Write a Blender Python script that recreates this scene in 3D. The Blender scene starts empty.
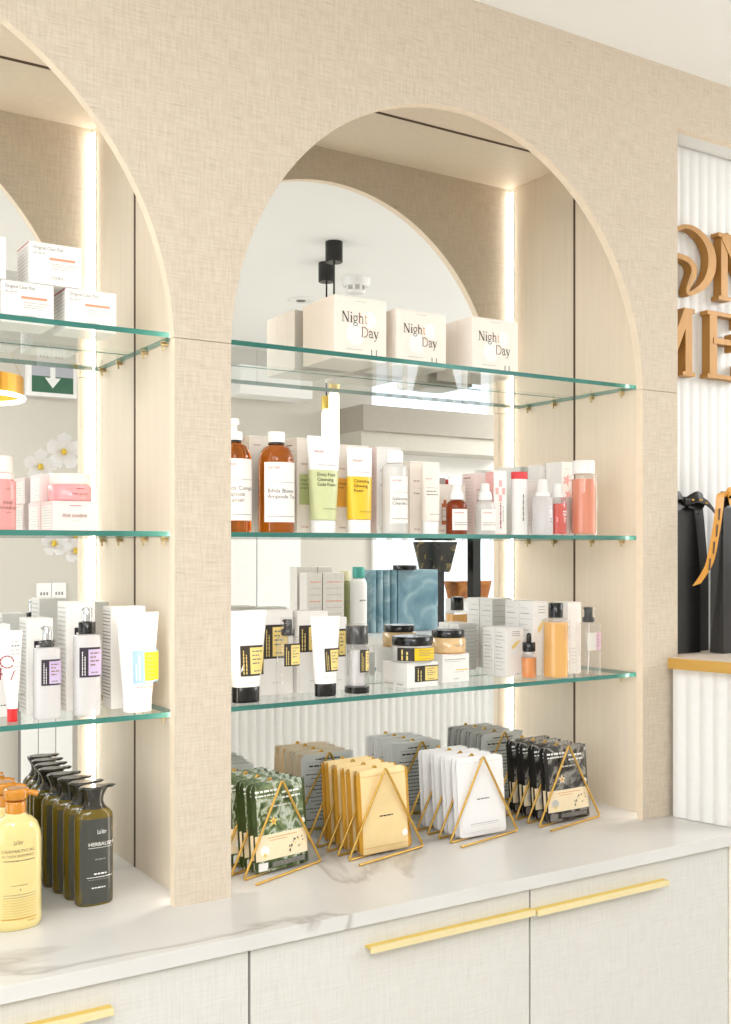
import bpy, bmesh, math, random
from mathutils import Vector, Matrix
from math import sin, cos, pi, atan, sqrt, copysign

C = bpy.context.scene.collection
rnd = random.Random(7)

# ------------------------------------------------------------------ camera maths
F_, CX, CY, CAMY, CAMZ = 1090.0, 365.5, 550.0, -1.7587, 1.5
YAW = atan(F_ / (2090 - CX))
FW = (sin(YAW), cos(YAW)); RT = (cos(YAW), -sin(YAW))
def ray(px, py):
    u = (px - CX) / F_
    return (FW[0] + u * RT[0], FW[1] + u * RT[1], (CY - py) / F_)
def PY(px, py, Y):                      # point of the photo lying on the plane y = Y
    d = ray(px, py); k = (Y - CAMY) / d[1]
    return (k * d[0], Y, CAMZ + k * d[2])
def X_(px, Y): return PY(px, CY, Y)[0]
def Z_(px, py, Y): return PY(px, py, Y)[2]
YM = .268                               # mirror plane of both niches
def MR(px, py, Y):                      # a point seen in the mirror, at real depth Y in the room
    p = PY(px, py, 2 * YM - Y)
    return (p[0], Y, p[2])

ZC, ZB, ZM, ZT = .885, 1.213, 1.533, 1.885      # counter and the three shelf tops

# ------------------------------------------------------------------ materials
def lin(c):
    if isinstance(c, str):
        c = tuple(int(c[i:i + 2], 16) for i in (0, 2, 4))
    return tuple(((v / 255) / 12.92 if v / 255 <= .04045 else ((v / 255 + .055) / 1.055) ** 2.4) for v in c) + (1,)
MATS = {}
def base(name):
    m = bpy.data.materials.new(name); m.use_nodes = True
    nt = m.node_tree; nt.nodes.clear()
    out = nt.nodes.new('ShaderNodeOutputMaterial')
    MATS[name] = m
    return m, nt, out
def mat(name, col, rough=.5, metal=0, coat=0, emit=None, es=0, trans=0, ior=1.45, var=.03, scale=60, bump=0, bscale=None, stretch=(1, 1, 1), spec=.5):
    m, nt, out = base(name)
    p = nt.nodes.new('ShaderNodeBsdfPrincipled')
    nt.links.new(p.outputs[0], out.inputs[0])
    c = lin(col)
    p.inputs['Roughness'].default_value = rough
    p.inputs['Metallic'].default_value = metal
    p.inputs['Coat Weight'].default_value = coat
    p.inputs['Transmission Weight'].default_value = trans
    p.inputs['IOR'].default_value = ior
    p.inputs['Specular IOR Level'].default_value = spec
    if emit:
        p.inputs['Emission Color'].default_value = lin(emit); p.inputs['Emission Strength'].default_value = es
    tc = nt.nodes.new('ShaderNodeTexCoord'); mp = nt.nodes.new('ShaderNodeMapping')
    mp.inputs['Scale'].default_value = stretch
    nt.links.new(tc.outputs['Object'], mp.inputs[0])
    nz = nt.nodes.new('ShaderNodeTexNoise'); nz.inputs['Scale'].default_value = scale; nz.inputs['Detail'].default_value = 3
    nt.links.new(mp.outputs[0], nz.inputs['Vector'])
    rp = nt.nodes.new('ShaderNodeValToRGB')
    rp.color_ramp.elements[0].position = .3; rp.color_ramp.elements[1].position = .7
    rp.color_ramp.elements[0].color = tuple(v * (1 - var) for v in c[:3]) + (1,)
    rp.color_ramp.elements[1].color = tuple(min(1, v * (1 + var)) for v in c[:3]) + (1,)
    nt.links.new(nz.outputs[0], rp.inputs[0]); nt.links.new(rp.outputs[0], p.inputs['Base Color'])
    if bump:
        b = nt.nodes.new('ShaderNodeBump'); b.inputs['Strength'].default_value = bump; b.inputs['Distance'].default_value = .002
        n2 = nz
        if bscale:
            n2 = nt.nodes.new('ShaderNodeTexNoise'); n2.inputs['Scale'].default_value = bscale; n2.inputs['Detail'].default_value = 2
            nt.links.new(mp.outputs[0], n2.inputs['Vector'])
        nt.links.new(n2.outputs[0], b.inputs['Height']); nt.links.new(b.outputs[0], p.inputs['Normal'])
    return m
def frontshine(nt, ior, k):
    # mirror-like shine on the outer side of a thin wall only
    fr = nt.nodes.new('ShaderNodeFresnel'); fr.inputs[0].default_value = ior
    ge = nt.nodes.new('ShaderNodeNewGeometry')
    iv = nt.nodes.new('ShaderNodeMath'); iv.operation = 'MULTIPLY_ADD'; iv.inputs[1].default_value = -k; iv.inputs[2].default_value = k
    nt.links.new(ge.outputs['Backfacing'], iv.inputs[0])
    mx = nt.nodes.new('ShaderNodeMath'); mx.operation = 'MULTIPLY'
    nt.links.new(fr.outputs[0], mx.inputs[0]); nt.links.new(iv.outputs[0], mx.inputs[1])
    return mx
def clear(name, col, opac=.3, rough=.08, shine=.8):
    """clear plastic or liquid: tinted transparency, some body colour and a fresnel shine"""
    m, nt, out = base(name)
    c = lin(col)
    tr = nt.nodes.new('ShaderNodeBsdfTransparent'); tr.inputs[0].default_value = tuple(.35 * v + .65 for v in c[:3]) + (1,)
    df = nt.nodes.new('ShaderNodeBsdfPrincipled'); df.inputs['Roughness'].default_value = rough
    nz = nt.nodes.new('ShaderNodeTexNoise'); nz.inputs['Scale'].default_value = 25
    rp = nt.nodes.new('ShaderNodeValToRGB')
    rp.color_ramp.elements[0].color = tuple(v * .96 for v in c[:3]) + (1,); rp.color_ramp.elements[1].color = c
    nt.links.new(nz.outputs[0], rp.inputs[0]); nt.links.new(rp.outputs[0], df.inputs['Base Color'])
    gl = nt.nodes.new('ShaderNodeBsdfGlossy'); gl.inputs['Roughness'].default_value = rough
    m1 = nt.nodes.new('ShaderNodeMixShader'); m1.inputs[0].default_value = opac
    nt.links.new(tr.outputs[0], m1.inputs[1]); nt.links.new(df.outputs[0], m1.inputs[2])
    mx = frontshine(nt, 1.38, shine)
    m2 = nt.nodes.new('ShaderNodeMixShader')
    nt.links.new(mx.outputs[0], m2.inputs[0]); nt.links.new(m1.outputs[0], m2.inputs[1]); nt.links.new(gl.outputs[0], m2.inputs[2])
    nt.links.new(m2.outputs[0], out.inputs[0])
    return m
def emitm(name, col, s):
    m, nt, out = base(name)
    e = nt.nodes.new('ShaderNodeEmission'); e.inputs[0].default_value = lin(col); e.inputs[1].default_value = s
    nt.links.new(e.outputs[0], out.inputs[0]); return m

def linen(name, col, dark, sx, sz):
    m, nt, out = base(name)
    p = nt.nodes.new('ShaderNodeBsdfPrincipled'); p.inputs['Roughness'].default_value = .85; p.inputs['Specular IOR Level'].default_value = .2
    nt.links.new(p.outputs[0], out.inputs[0])
    tc = nt.nodes.new('ShaderNodeTexCoord')
    def layer(scale, detail, noise):
        mp = nt.nodes.new('ShaderNodeMapping'); mp.inputs['Scale'].default_value = scale
        nt.links.new(tc.outputs['Object'], mp.inputs[0])
        nz = nt.nodes.new('ShaderNodeTexNoise'); nz.inputs['Scale'].default_value = noise; nz.inputs['Detail'].default_value = detail
        nt.links.new(mp.outputs[0], nz.inputs['Vector']); return nz
    a = layer((sx, 1, sz), 2, 1); b = layer((sz * .8, 1, sx * 1.2), 2, 1); s = layer((sx * .9, 1, sz * .55), 1.5, 1)
    add = nt.nodes.new('ShaderNodeMath'); add.operation = 'ADD'
    nt.links.new(a.outputs[0], add.inputs[0]); nt.links.new(b.outputs[0], add.inputs[1])
    rp = nt.nodes.new('ShaderNodeValToRGB'); rp.color_ramp.elements[0].position = .36; rp.color_ramp.elements[1].position = .6
    hl = nt.nodes.new('ShaderNodeMath'); hl.operation = 'MULTIPLY'; hl.inputs[1].default_value = .5
    nt.links.new(add.outputs[0], hl.inputs[0]); nt.links.new(hl.outputs[0], rp.inputs[0])
    c = lin(col); d = lin(dark)
    rp.color_ramp.elements[0].color = tuple(.55 * x + .45 * y for x, y in zip(c, d)); rp.color_ramp.elements[1].color = c
    sl = nt.nodes.new('ShaderNodeValToRGB'); sl.color_ramp.elements[0].position = .68; sl.color_ramp.elements[1].position = .80
    sl.color_ramp.elements[0].color = (0, 0, 0, 1); sl.color_ramp.elements[1].color = (.55, .55, .55, 1)
    nt.links.new(s.outputs[0], sl.inputs[0])
    mx = nt.nodes.new('ShaderNodeMixRGB'); mx.inputs[2].default_value = tuple(v * .72 for v in d[:3]) + (1,)
    nt.links.new(sl.outputs[0], mx.inputs[0]); nt.links.new(rp.outputs[0], mx.inputs[1])
    nt.links.new(mx.outputs[0], p.inputs['Base Color'])
    bp = nt.nodes.new('ShaderNodeBump'); bp.inputs['Strength'].default_value = .25; bp.inputs['Distance'].default_value = .0012
    nt.links.new(hl.outputs[0], bp.inputs['Height']); nt.links.new(bp.outputs[0], p.inputs['Normal'])
    return m
def marble(name):
    m, nt, out = base(name)
    p = nt.nodes.new('ShaderNodeBsdfPrincipled'); p.inputs['Roughness'].default_value = .28
    nt.links.new(p.outputs[0], out.inputs[0])
    tc = nt.nodes.new('ShaderNodeTexCoord')
    n1 = nt.nodes.new('ShaderNodeTexNoise'); n1.inputs['Scale'].default_value = 1.5; n1.inputs['Detail'].default_value = 5; n1.inputs['Distortion'].default_value = 1.0
    nt.links.new(tc.outputs['Object'], n1.inputs['Vector'])
    r1 = nt.nodes.new('ShaderNodeValToRGB')
    e = r1.color_ramp.elements
    W = lin('DBD9D6')
    e[0].position = .0; e[0].color = W
    e[1].position = 1.; e[1].color = W
    for pos, cc in ((.478, W), (.497, lin('C4C0BC')), (.503, lin('B4AFAB')), (.525, W)):
        k = e.new(pos); k.color = cc
    nt.links.new(n1.outputs[0], r1.inputs[0])
    n2 = nt.nodes.new('ShaderNodeTexNoise'); n2.inputs['Scale'].default_value = 5; n2.inputs['Detail'].default_value = 4
    nt.links.new(tc.outputs['Object'], n2.inputs['Vector'])
    r2 = nt.nodes.new('ShaderNodeValToRGB'); r2.color_ramp.elements[0].position = .35; r2.color_ramp.elements[0].color = (.93, .928, .925, 1); r2.color_ramp.elements[1].position = .6; r2.color_ramp.elements[1].color = (1, 1, 1, 1)
    nt.links.new(n2.outputs[0], r2.inputs[0])
    mx = nt.nodes.new('ShaderNodeMixRGB'); mx.blend_type = 'MULTIPLY'; mx.inputs[0].default_value = 1
    nt.links.new(r1.outputs[0], mx.inputs[1]); nt.links.new(r2.outputs[0], mx.inputs[2]); nt.links.new(mx.outputs[0], p.inputs['Base Color'])
    return m
def mottle(name, stops, scale, rough=.35, dist=.8, metal=0, detail=4):
    m, nt, out = base(name)
    p = nt.nodes.new('ShaderNodeBsdfPrincipled'); p.inputs['Roughness'].default_value = rough; p.inputs['Metallic'].default_value = metal
    nt.links.new(p.outputs[0], out.inputs[0])
    tc = nt.nodes.new('ShaderNodeTexCoord')
    n = nt.nodes.new('ShaderNodeTexNoise'); n.inputs['Scale'].default_value = scale; n.inputs['Detail'].default_value = detail; n.inputs['Distortion'].default_value = dist
    nt.links.new(tc.outputs['Object'], n.inputs['Vector'])
    r = nt.nodes.new('ShaderNodeValToRGB'); e = r.color_ramp.elements
    e[0].position, e[0].color = stops[0][0], lin(stops[0][1]); e[1].position, e[1].color = stops[-1][0], lin(stops[-1][1])
    for q, cc in stops[1:-1]:
        k = e.new(q); k.color = lin(cc)
    nt.links.new(n.outputs[0], r.inputs[0]); nt.links.new(r.outputs[0], p.inputs['Base Color'])
    b = nt.nodes.new('ShaderNodeBump'); b.inputs['Strength'].default_value = .15; b.inputs['Distance'].default_value = .002
    nt.links.new(n.outputs[0], b.inputs['Height']); nt.links.new(b.outputs[0], p.inputs['Normal'])
    return m

LINEN = linen('beige_linen', 'DBCEBC', 'B9A893', 22, 330)
BIRCH = mat('pale_birch', 'EBDDC9', .55, var=.025, scale=5, stretch=(14, 14, .8), spec=.3)
EDGE = mat('panel_edge', 'F4E3CC', .6, spec=.3)
GAPT = mat('brown_gap', '5E4A3A', .9)
DOORM = linen('cabinet_linen', 'DAD8D3', 'C8C5BE', 330, 20)
WHITE = mat('white_paint', 'F2F0EC', .7, var=.01)
CEIL = mat('ceiling_paint', 'FBFAF8', .8, var=.008, scale=3)
FLUTE = mat('white_flutes', 'EFEEEC', .5, var=.01)
FLOORM = mat('floor_tile', 'DAD6CF', .35, var=.05, scale=2)
MARBLE = marble('white_marble')
GAP = mat('dark_gap', '4A3C30', .9)
BRASSW = mat('gold_wire', 'CBA24C', .35, metal=.5, var=.05)
BRASS = mat('satin_gold', 'E6C764', .38, metal=.35, var=.02, scale=8)
BRASSF = mat('pale_gold_lip', 'F0E0AE', .38, metal=.3, var=.02, scale=8)
LEDGE = mat('brushed_gold_edge', 'D9AE5E', .35, metal=.7, var=.04, scale=10, stretch=(1, 1, 12))
LEDGETOP = mat('ledge_top', 'D8C9B8', .5)
SIGN = mat('sign_wood', 'AE7F40', .45, var=.12, scale=8, stretch=(5, 5, 1), metal=.2)
CLIP = mat('brass_clip', 'C8B48A', .35, metal=.8)
LED = emitm('led_white', 'FFFAF1', 17)
PAPER = mat('white_card', 'F6F3F0', .5, var=.008)
CREAM = mat('cream_card', 'F8EEE4', .5, var=.008)
PEACHS = mat('peach_card', 'EBD5C0', .5, var=.01)
ROSE = mat('pale_pink_card', 'F7E3DF', .5, var=.008)
INK = mat('dark_ink', '2A2726', .6)
INKG = mat('grey_ink', '847E7A', .6)
INKL = mat('pale_grey_ink', 'CBC5C0', .6)
INKO = mat('orange_ink', 'D99A50', .6)
INKB = mat('brown_ink', '8A6A5C', .6)
INKR = mat('red_ink', 'A8383F', .6)
INKW = mat('white_ink', 'F2F2F0', .5)
SALMON = mat('salmon_ink', 'EFA184', .6)
PINKI = mat('pink_ink', 'F3B6B4', .6)
REDCARD = mat('red_card', 'C05046', .5)
AMBER = mat('amber_glass', 'EC8422', .05, trans=.94, ior=1.25, coat=.4)
AMBERD = mat('dark_amber_glass', 'A8461A', .06, trans=.6, ior=1.25, coat=.4)
LABEL = mat('label_paper', 'F7F1EC', .5, var=.008)
WPLAST = mat('white_plastic', 'F7F5F3', .25, var=.006, coat=.2)
BPLAST = mat('black_plastic', '0F0E0E', .22, coat=.2)
CHROME = mat('chrome', 'C9CDD0', .12, metal=1)
GREENT = mat('pale_green_print', 'D3D8A4', .35, coat=.2)
GREENC = mat('green_card_print', 'C2CB8E', .5)
YELT = mat('yellow_print', 'F7C936', .35, coat=.2)
ORAT = mat('orange_card_print', 'F0B34A', .5)
CLEARP = clear('clear_plastic', 'F6F4F3', .09)
CLEARCAP = clear('clear_overcap', 'F4F2F1', .05, shine=.3)
FROST = clear('frosted_plastic', 'F3F1EE', .6, rough=.2)
LAVLIQ = clear('milky_plastic', 'F0EDEE', .62, rough=.12)
PINKLIQ = clear('coral_liquid', 'F28F68', .92)
REDLIQ = clear('red_liquid', 'E0320F', .97)
PINKMIST = clear('pink_plastic', 'F3A9A6', .85, rough=.15)
PINKJAR = mat('pink_jar', 'EFA3A6', .18, coat=.4, var=.02)
PINKCAP = mat('pale_pink_cap', 'FAE3DC', .3, coat=.2)
AMBLIQ = clear('honey_liquid', 'F8B94E', .93)
ORLIQ = clear('orange_liquid', 'F2901A', .95)
PEACHJ = clear('honey_glass', 'F8D29C', .9)
LBLACK = mat('dark_label', '3B3530', .5)
LYEL = mat('yellow_label', 'F5DA86', .5)
LYEL2 = mat('bright_yellow_label', 'F6CF26', .45)
LPUR = mat('lavender_label', 'CDBBDD', .5)
LDPUR = mat('dark_plum_label', '3A2F3C', .5)
LMAUVE = mat('mauve_label', 'C9A9B8', .5)
LBLUE = mat('pale_blue_label', '9FC0D8', .5)
LLEMON = mat('lemon_label', 'F8E71F', .45)
REDCAP = mat('red_cap', 'DD2A2E', .3, coat=.2)
CORALCAP = mat('coral_cap', 'E5484B', .35)
SHAMP = clear('yellow_shampoo', 'F5E39C', .85, rough=.1)
ORCAP = clear('orange_pump', 'D98E22', .9, rough=.15)
DARKB = clear('olive_bottle_glass', '6B5A10', .9, rough=.1)
DARKL = mat('charcoal_label', '434540', .25, coat=.3)
DARKP = clear('smoky_pump', '2E2C26', .82, rough=.08)
GOLDF = mat('gold_foil', 'F5D9A2', .28, metal=.2, var=.06, scale=14, bump=.25, bscale=18)
GOLDS = mat('gold_foil_edge', 'CF9A38', .3, metal=.5, var=.1, scale=30)  # rim darker than the front: edge reflections of the foil painted in; also seam lines
WFOIL = mat('white_foil', 'F0EEEE', .3, var=.01, coat=.25, bump=.2, bscale=16)
SILVER = mat('silver_foil', 'F2F3F3', .4, metal=.0, var=.06, scale=14, bump=.25, bscale=18)
GREENF = mottle('green_foil', ((.3, '222D1C'), (.42, '4A5B33'), (.5, '77875C'), (.56, 'C6CDBE'), (.62, '5C6E42'), (.7, '25331D')), 34, .25, .6)  # leaf mottling; the pale stop paints in the foil's grey-white sheen
GREENSIDE = mat('green_foil_side', '35431C', .3, var=.3, scale=40)
DGREEN = mat('dark_green_foil', '2B3A22', .3)
BLACKF = mottle('black_foil', ((.35, '161514'), (.48, '3B3835'), (.56, '98948D'), (.64, '2B2927')), 22, .25, .8)
BLACKS = mat('black_foil_side', '1D1A17', .25, coat=.3)
CREAMP = mat('cream_print', 'F6E4C2', .45, var=.02)
YFLOW = mat('yellow_flower_ink', 'E8D06A', .5)
BAGM = mat('black_bag_paper', '0E0D0D', .3, coat=.15)
BAGG = mat('black_bag_gusset', '3E3C3B', .45)
RIBO = mat('amber_ribbon', 'D8952F', .4, var=.06)
RIBB = mat('black_ribbon', '17140F', .45)
GOLDINK = mat('gold_ink', 'C9A04A', .4)

def mirror_mat():
    m, nt, out = base('mirror_silver')
    g = nt.nodes.new('ShaderNodeBsdfGlossy'); g.inputs['Roughness'].default_value = 0; g.inputs[0].default_value = (.9, .915, .91, 1)
    nt.links.new(g.outputs[0], out.inputs[0]); return m
MIRROR = mirror_mat()
def shelf_glass():
    m, nt, out = base('shelf_glass')
    tr = nt.nodes.new('ShaderNodeBsdfTransparent'); tr.inputs[0].default_value = (.97, .99, .982, 1)
    gl = nt.nodes.new('ShaderNodeBsdfGlossy'); gl.inputs['Roughness'].default_value = .01
    fr = frontshine(nt, 1.4, .8)
    mx = nt.nodes.new('ShaderNodeMixShader')
    nt.links.new(fr.outputs[0], mx.inputs[0]); nt.links.new(tr.outputs[0], mx.inputs[1]); nt.links.new(gl.outputs[0], mx.inputs[2])
    nt.links.new(mx.outputs[0], out.inputs[0]); return m
SGLASS = shelf_glass()
SEDGE = mottle('shelf_glass_edge', ((.3, '2A645C'), (.5, '3E7F75'), (.7, '5C9C91')), 3, .1, .3)

# ------------------------------------------------------------------ mesh building
class MB:
    def __init__(s): s.v = []; s.f = []; s.m = []; s.sm = []; s.mats = []
    def slot(s, m):
        if m not in s.mats: s.mats.append(m)
        return s.mats.index(m)
    def add(s, vs, fs, m, smooth=False):
        o = len(s.v); k = s.slot(m); s.v += [tuple(p) for p in vs]
        for f in fs:
            s.f.append(tuple(i + o for i in f)); s.m.append(k); s.sm.append(smooth)
        return s
    def box(s, x0, x1, y0, y1, z0, z1, m, bev=0, side=None, top=None, left=None):
        if bev:
            bm = bmesh.new(); bmesh.ops.create_cube(bm, size=1)
            for v in bm.verts:
                v.co = Vector(((x0 + x1) / 2 + v.co.x * (x1 - x0), (y0 + y1) / 2 + v.co.y * (y1 - y0), (z0 + z1) / 2 + v.co.z * (z1 - z0)))
            bmesh.ops.bevel(bm, geom=bm.edges[:], offset=bev, segments=2, affect='EDGES', profile=.6)
            bm.normal_update(); bm.verts.index_update()
            vs = [v.co[:] for v in bm.verts]
            for f in bm.faces:
                n = f.normal; mm = m
                if left and n.x < -.9: mm = left
                elif side and abs(n.x) > .9: mm = side
                elif top and n.z > .9: mm = top
                pts = [v.index for v in f.verts]
                s.add([vs[i] for i in pts], [tuple(range(len(pts)))], mm)
            bm.free()
        else:
            vs = [(x, y, z) for x in (x0, x1) for y in (y0, y1) for z in (z0, z1)]
            s.add(vs, [(0, 1, 3, 2), (4, 6, 7, 5), (0, 4, 5, 1), (2, 3, 7, 6), (0, 2, 6, 4), (1, 5, 7, 3)], m)
        return s
    def loft(s, secs, m, seg=28, cap0=True, cap1=True, ox=0, oy=0, sharp=()):
        """secs: (z, rx, ry, n) superellipse rings, bottom to top; None = hard break"""
        def ring(q):
            z, rx, ry, n = q[:4]; dx = q[4] if len(q) > 4 else 0; dy = q[5] if len(q) > 5 else 0
            out = []
            for i in range(seg):
                a = 2 * pi * i / seg; c, d = cos(a), sin(a)
                out.append((ox + dx + rx * copysign(abs(c) ** (2 / n), c), oy + dy + ry * copysign(abs(d) ** (2 / n), d), z))
            return out
        runs = [[]]
        for q in secs:
            if q is None:
                last = runs[-1][-1]; runs.append([last])
            else: runs[-1].append(q)
        for rr in runs:
            vs = []; fs = []
            for q in rr: vs += ring(q)
            for j in range(len(rr) - 1):
                for i in range(seg):
                    a = j * seg + i; b = j * seg + (i + 1) % seg
                    fs.append((a, b, b + seg, a + seg))
            s.add(vs, fs, m, True)
        real = [q for q in secs if q]
        if cap0: s.add(ring(real[0]), [tuple(range(seg))[::-1]], m)
        if cap1: s.add(ring(real[-1]), [tuple(range(seg))], m)
        return s
    def patch(s, surf, x0, x1, z0, z1, m, nx=1, nz=1, eps=.0003, skew=0):
        vs = [];
        for j in range(nz + 1):
            for i in range(nx + 1):
                vs.append(surf(x0 + (x1 - x0) * i / nx + skew * j / nz, z0 + (z1 - z0) * j / nz, eps))
        fs = [(j * (nx + 1) + i, j * (nx + 1) + i + 1, (j + 1) * (nx + 1) + i + 1, (j + 1) * (nx + 1) + i) for j in range(nz) for i in range(nx)]
        return s.add(vs, fs, m, nx > 1)
    def text(s, surf, body, size, x, z, m, align='L', eps=.0006, rot=0, width=None):
        vs, fs, w = text_geo(body)
        k = size
        if width: k = width / w; 
        ox = {'L': 0, 'C': -w * k / 2, 'R': -w * k}[align]
        kz = size
        pts = []
        for (a, b) in vs:
            a, b = a * k + ox, b * kz
            if rot == 90: a, b = -b, a
            elif rot == -90: a, b = b, -a
            pts.append(surf(x + a, z + b, eps))
        return s.add(pts, fs, m)
    def scrib(s, surf, x0, x1, z, h, m, seed=1, eps=.0005, vert=False):
        """a line of print too small to read: short word-like dashes"""
        r = random.Random(seed); x = x0
        while x < x1 - h * .5:
            w = min(x1 - x, h * r.uniform(1.2, 4.2))
            if vert: s.patch(surf, z, z + h, x, x + w, m, 1, 1, eps)
            else: s.patch(surf, x, x + w, z, z + h, m, 1, 1, eps)
            x += w + h * .6
        return s
    def tube(s, pts, r, m, seg=8, closed=False):
        n = len(pts); P = [Vector(p) for p in pts]; vs = []; fs = []
        up = Vector((0, 0, 1)); prev = None
        for i in range(n):
            t = (P[min(i + 1, n - 1)] - P[max(i - 1, 0)]).normalized()
            if prev is None:
                a = t.cross(up)
                if a.length < .1: a = t.cross(Vector((1, 0, 0)))
            else:
                a = prev - t * prev.dot(t)
            a.normalize(); prev = a; b = t.cross(a)
            for k in range(seg):
                q = P[i] + (a * cos(2 * pi * k / seg) + b * sin(2 * pi * k / seg)) * r
                vs.append(q[:])
        for i in range(n - 1):
            for k in range(seg):
                a_ = i * seg + k; b_ = i * seg + (k + 1) % seg
                fs.append((a_, b_, b_ + seg, a_ + seg))
        s.add(vs, fs, m, True)
        s.add(vs[:seg], [tuple(range(seg))[::-1]], m); s.add(vs[-seg:], [tuple(range(seg))], m)
        return s
    def strip(s, pts, wdir, w, m, th=.0004):
        """ribbon along pts, width w along the vectors wdir"""
        vs = []; n = len(pts)
        for p, d in zip(pts, wdir):
            d = Vector(d).normalized() * w / 2; p = Vector(p)
            vs += [(p - d)[:], (p + d)[:]]
        fs = [(2 * i, 2 * i + 1, 2 * i + 3, 2 * i + 2) for i in range(n - 1)]
        return s.add(vs, fs, m, True)
    def poly_prism(s, pts, z0, z1, m, ms=None, axis='z'):
        n = len(pts)
        def P(p, h): return (p[0], p[1], h) if axis == 'z' else (p[0], h, p[1])
        a = [P(p, z0) for p in pts]; b = [P(p, z1) for p in pts]
        s.add(a, [tuple(range(n))[::-1]], m); s.add(b, [tuple(range(n))], m)
        for i in range(n):
            j = (i + 1) % n
            s.add([a[i], a[j], b[j], b[i]], [(0, 1, 2, 3)], ms or m)
        return s
    def build(s, name, parent=None, loc=(0, 0, 0), rz=0, solid=False):
        me = bpy.data.meshes.new(name)
        me.from_pydata(s.v, [], s.f)
        for m in s.mats: me.materials.append(m)
        me.polygons.foreach_set('material_index', s.m); me.polygons.foreach_set('use_smooth', s.sm)
        me.update()
        o = bpy.data.objects.new(name, me); C.objects.link(o)
        o.parent = parent; o.location = loc; o.rotation_euler.z = rz
        return o

_TX = {}
def text_geo(body):
    if body in _TX: return _TX[body]
    cu = bpy.data.curves.new('t', 'FONT'); cu.body = body; cu.size = 1; cu.resolution_u = 2; cu.fill_mode = 'FRONT'
    ob = bpy.data.objects.new('t', cu); C.objects.link(ob)
    bpy.context.view_layer.update()
    me = bpy.data.meshes.new_from_object(ob.evaluated_get(bpy.context.evaluated_depsgraph_get()))
    vs = [(v.co.x, v.co.y) for v in me.vertices]; fs = [tuple(p.vertices) for p in me.polygons]
    bpy.data.objects.remove(ob); bpy.data.curves.remove(cu); bpy.data.meshes.remove(me)
    w = max(v[0] for v in vs) if vs else 1
    _TX[body] = (vs, fs, w); return _TX[body]

def tag(o, label=None, cat=None, group=None, kind=None):
    if label: o['label'] = label
    if cat: o['category'] = cat
    if group: o['group'] = group
    if kind: o['kind'] = kind
    return o
def thing(name, label, cat, loc=(0, 0, 0), rz=0, group=None):
    o = bpy.data.objects.new(name, None); C.objects.link(o)
    o.empty_display_size = .02; o.location = loc; o.rotation_euler.z = rz
    return tag(o, label, cat, group)
def copy_tree(o, parent=None):
    c = o.copy(); C.objects.link(c); c.parent = parent
    for ch in list(o.children): copy_tree(ch, c)
    return c
def struct(mb, name, parent=None, loc=(0, 0, 0)):
    o = mb.build(name, parent, loc)
    if parent is None: o['kind'] = 'structure'
    return o
def va(u, px): return math.asin(u) - YAW - atan((px - CX) / F_)      # seen offset u in -1..1 -> angle on the bottle
def lsurf(secs, oy=0, flat=False):
    q = [k for k in secs if k]
    def f(x, z, eps=.0004):
        z_ = min(max(z, q[0][0]), q[-1][0])
        for a, b in zip(q, q[1:]):
            if a[0] <= z_ <= b[0]:
                t = 0 if b[0] == a[0] else (z_ - a[0]) / (b[0] - a[0])
                rx, ry, n = (a[i] + (b[i] - a[i]) * t for i in (1, 2, 3)); break
        if n < 2.3 and not flat:
            th = max(-2.6, min(2.6, x / rx)); return ((rx + eps) * sin(th), oy - (ry + eps) * cos(th), z)
        u = min(.9995, abs(x) / rx)
        y = oy - ry * (1 - u ** n) ** (1 / n)
        return (x * (1 + eps / rx), y - eps, z)
    return f

# ================================================================== THE SETTING
# --- beige front panel with arches (its back is 20 mm behind its face)
PT = .02
ARCH = [(.17, .5535, 1.84, .57), (1.344, .514, 1.85, .541)]       # centre x, half width, spring z, rise
def arch_pts(cx, rx, zs, rz, zb, n=48):
    pts = []; a0 = math.asin((zb - zs) / rz)
    for i in range(n + 1):
        a = pi - a0 - (pi - 2 * a0) * i / n
        pts.append((cx + rx * cos(a), zs + rz * sin(a)))
    return pts
ZSEAM = 1.866
def flat_prism(outline, y0, y1, m, edge):
    """x-z outline, extruded from y0 to y1, front filled with ear clipping"""
    mb = MB(); n = len(outline)
    from mathutils.geometry import tessellate_polygon
    tri = tessellate_polygon([[Vector((p[0], p[1], 0)) for p in outline]])
    ft = [(p[0], y0, p[1]) for p in outline]; bk = [(p[0], y1, p[1]) for p in outline]
    F2 = []
    for t in tri:
        a, b, c = (Vector((outline[i][0], outline[i][1])) for i in t)
        F2.append(t if (b - a).cross(c - a) > 0 else t[::-1])
    mb.add(ft, F2, m); mb.add(bk, [t[::-1] for t in F2], m)
    area = sum(outline[i][0] * outline[(i + 1) % n][1] - outline[(i + 1) % n][0] * outline[i][1] for i in range(n))
    for i in range(n):
        j = (i + 1) % n
        q = (ft[i], bk[i], bk[j], ft[j])
        mb.add(q if area > 0 else q[::-1], [(0, 1, 2, 3)], edge)
    return mb
XL_, XR_ = -.95, 3.7
ZCEIL = 2.62
out = [(XL_, ZSEAM)]
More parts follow.
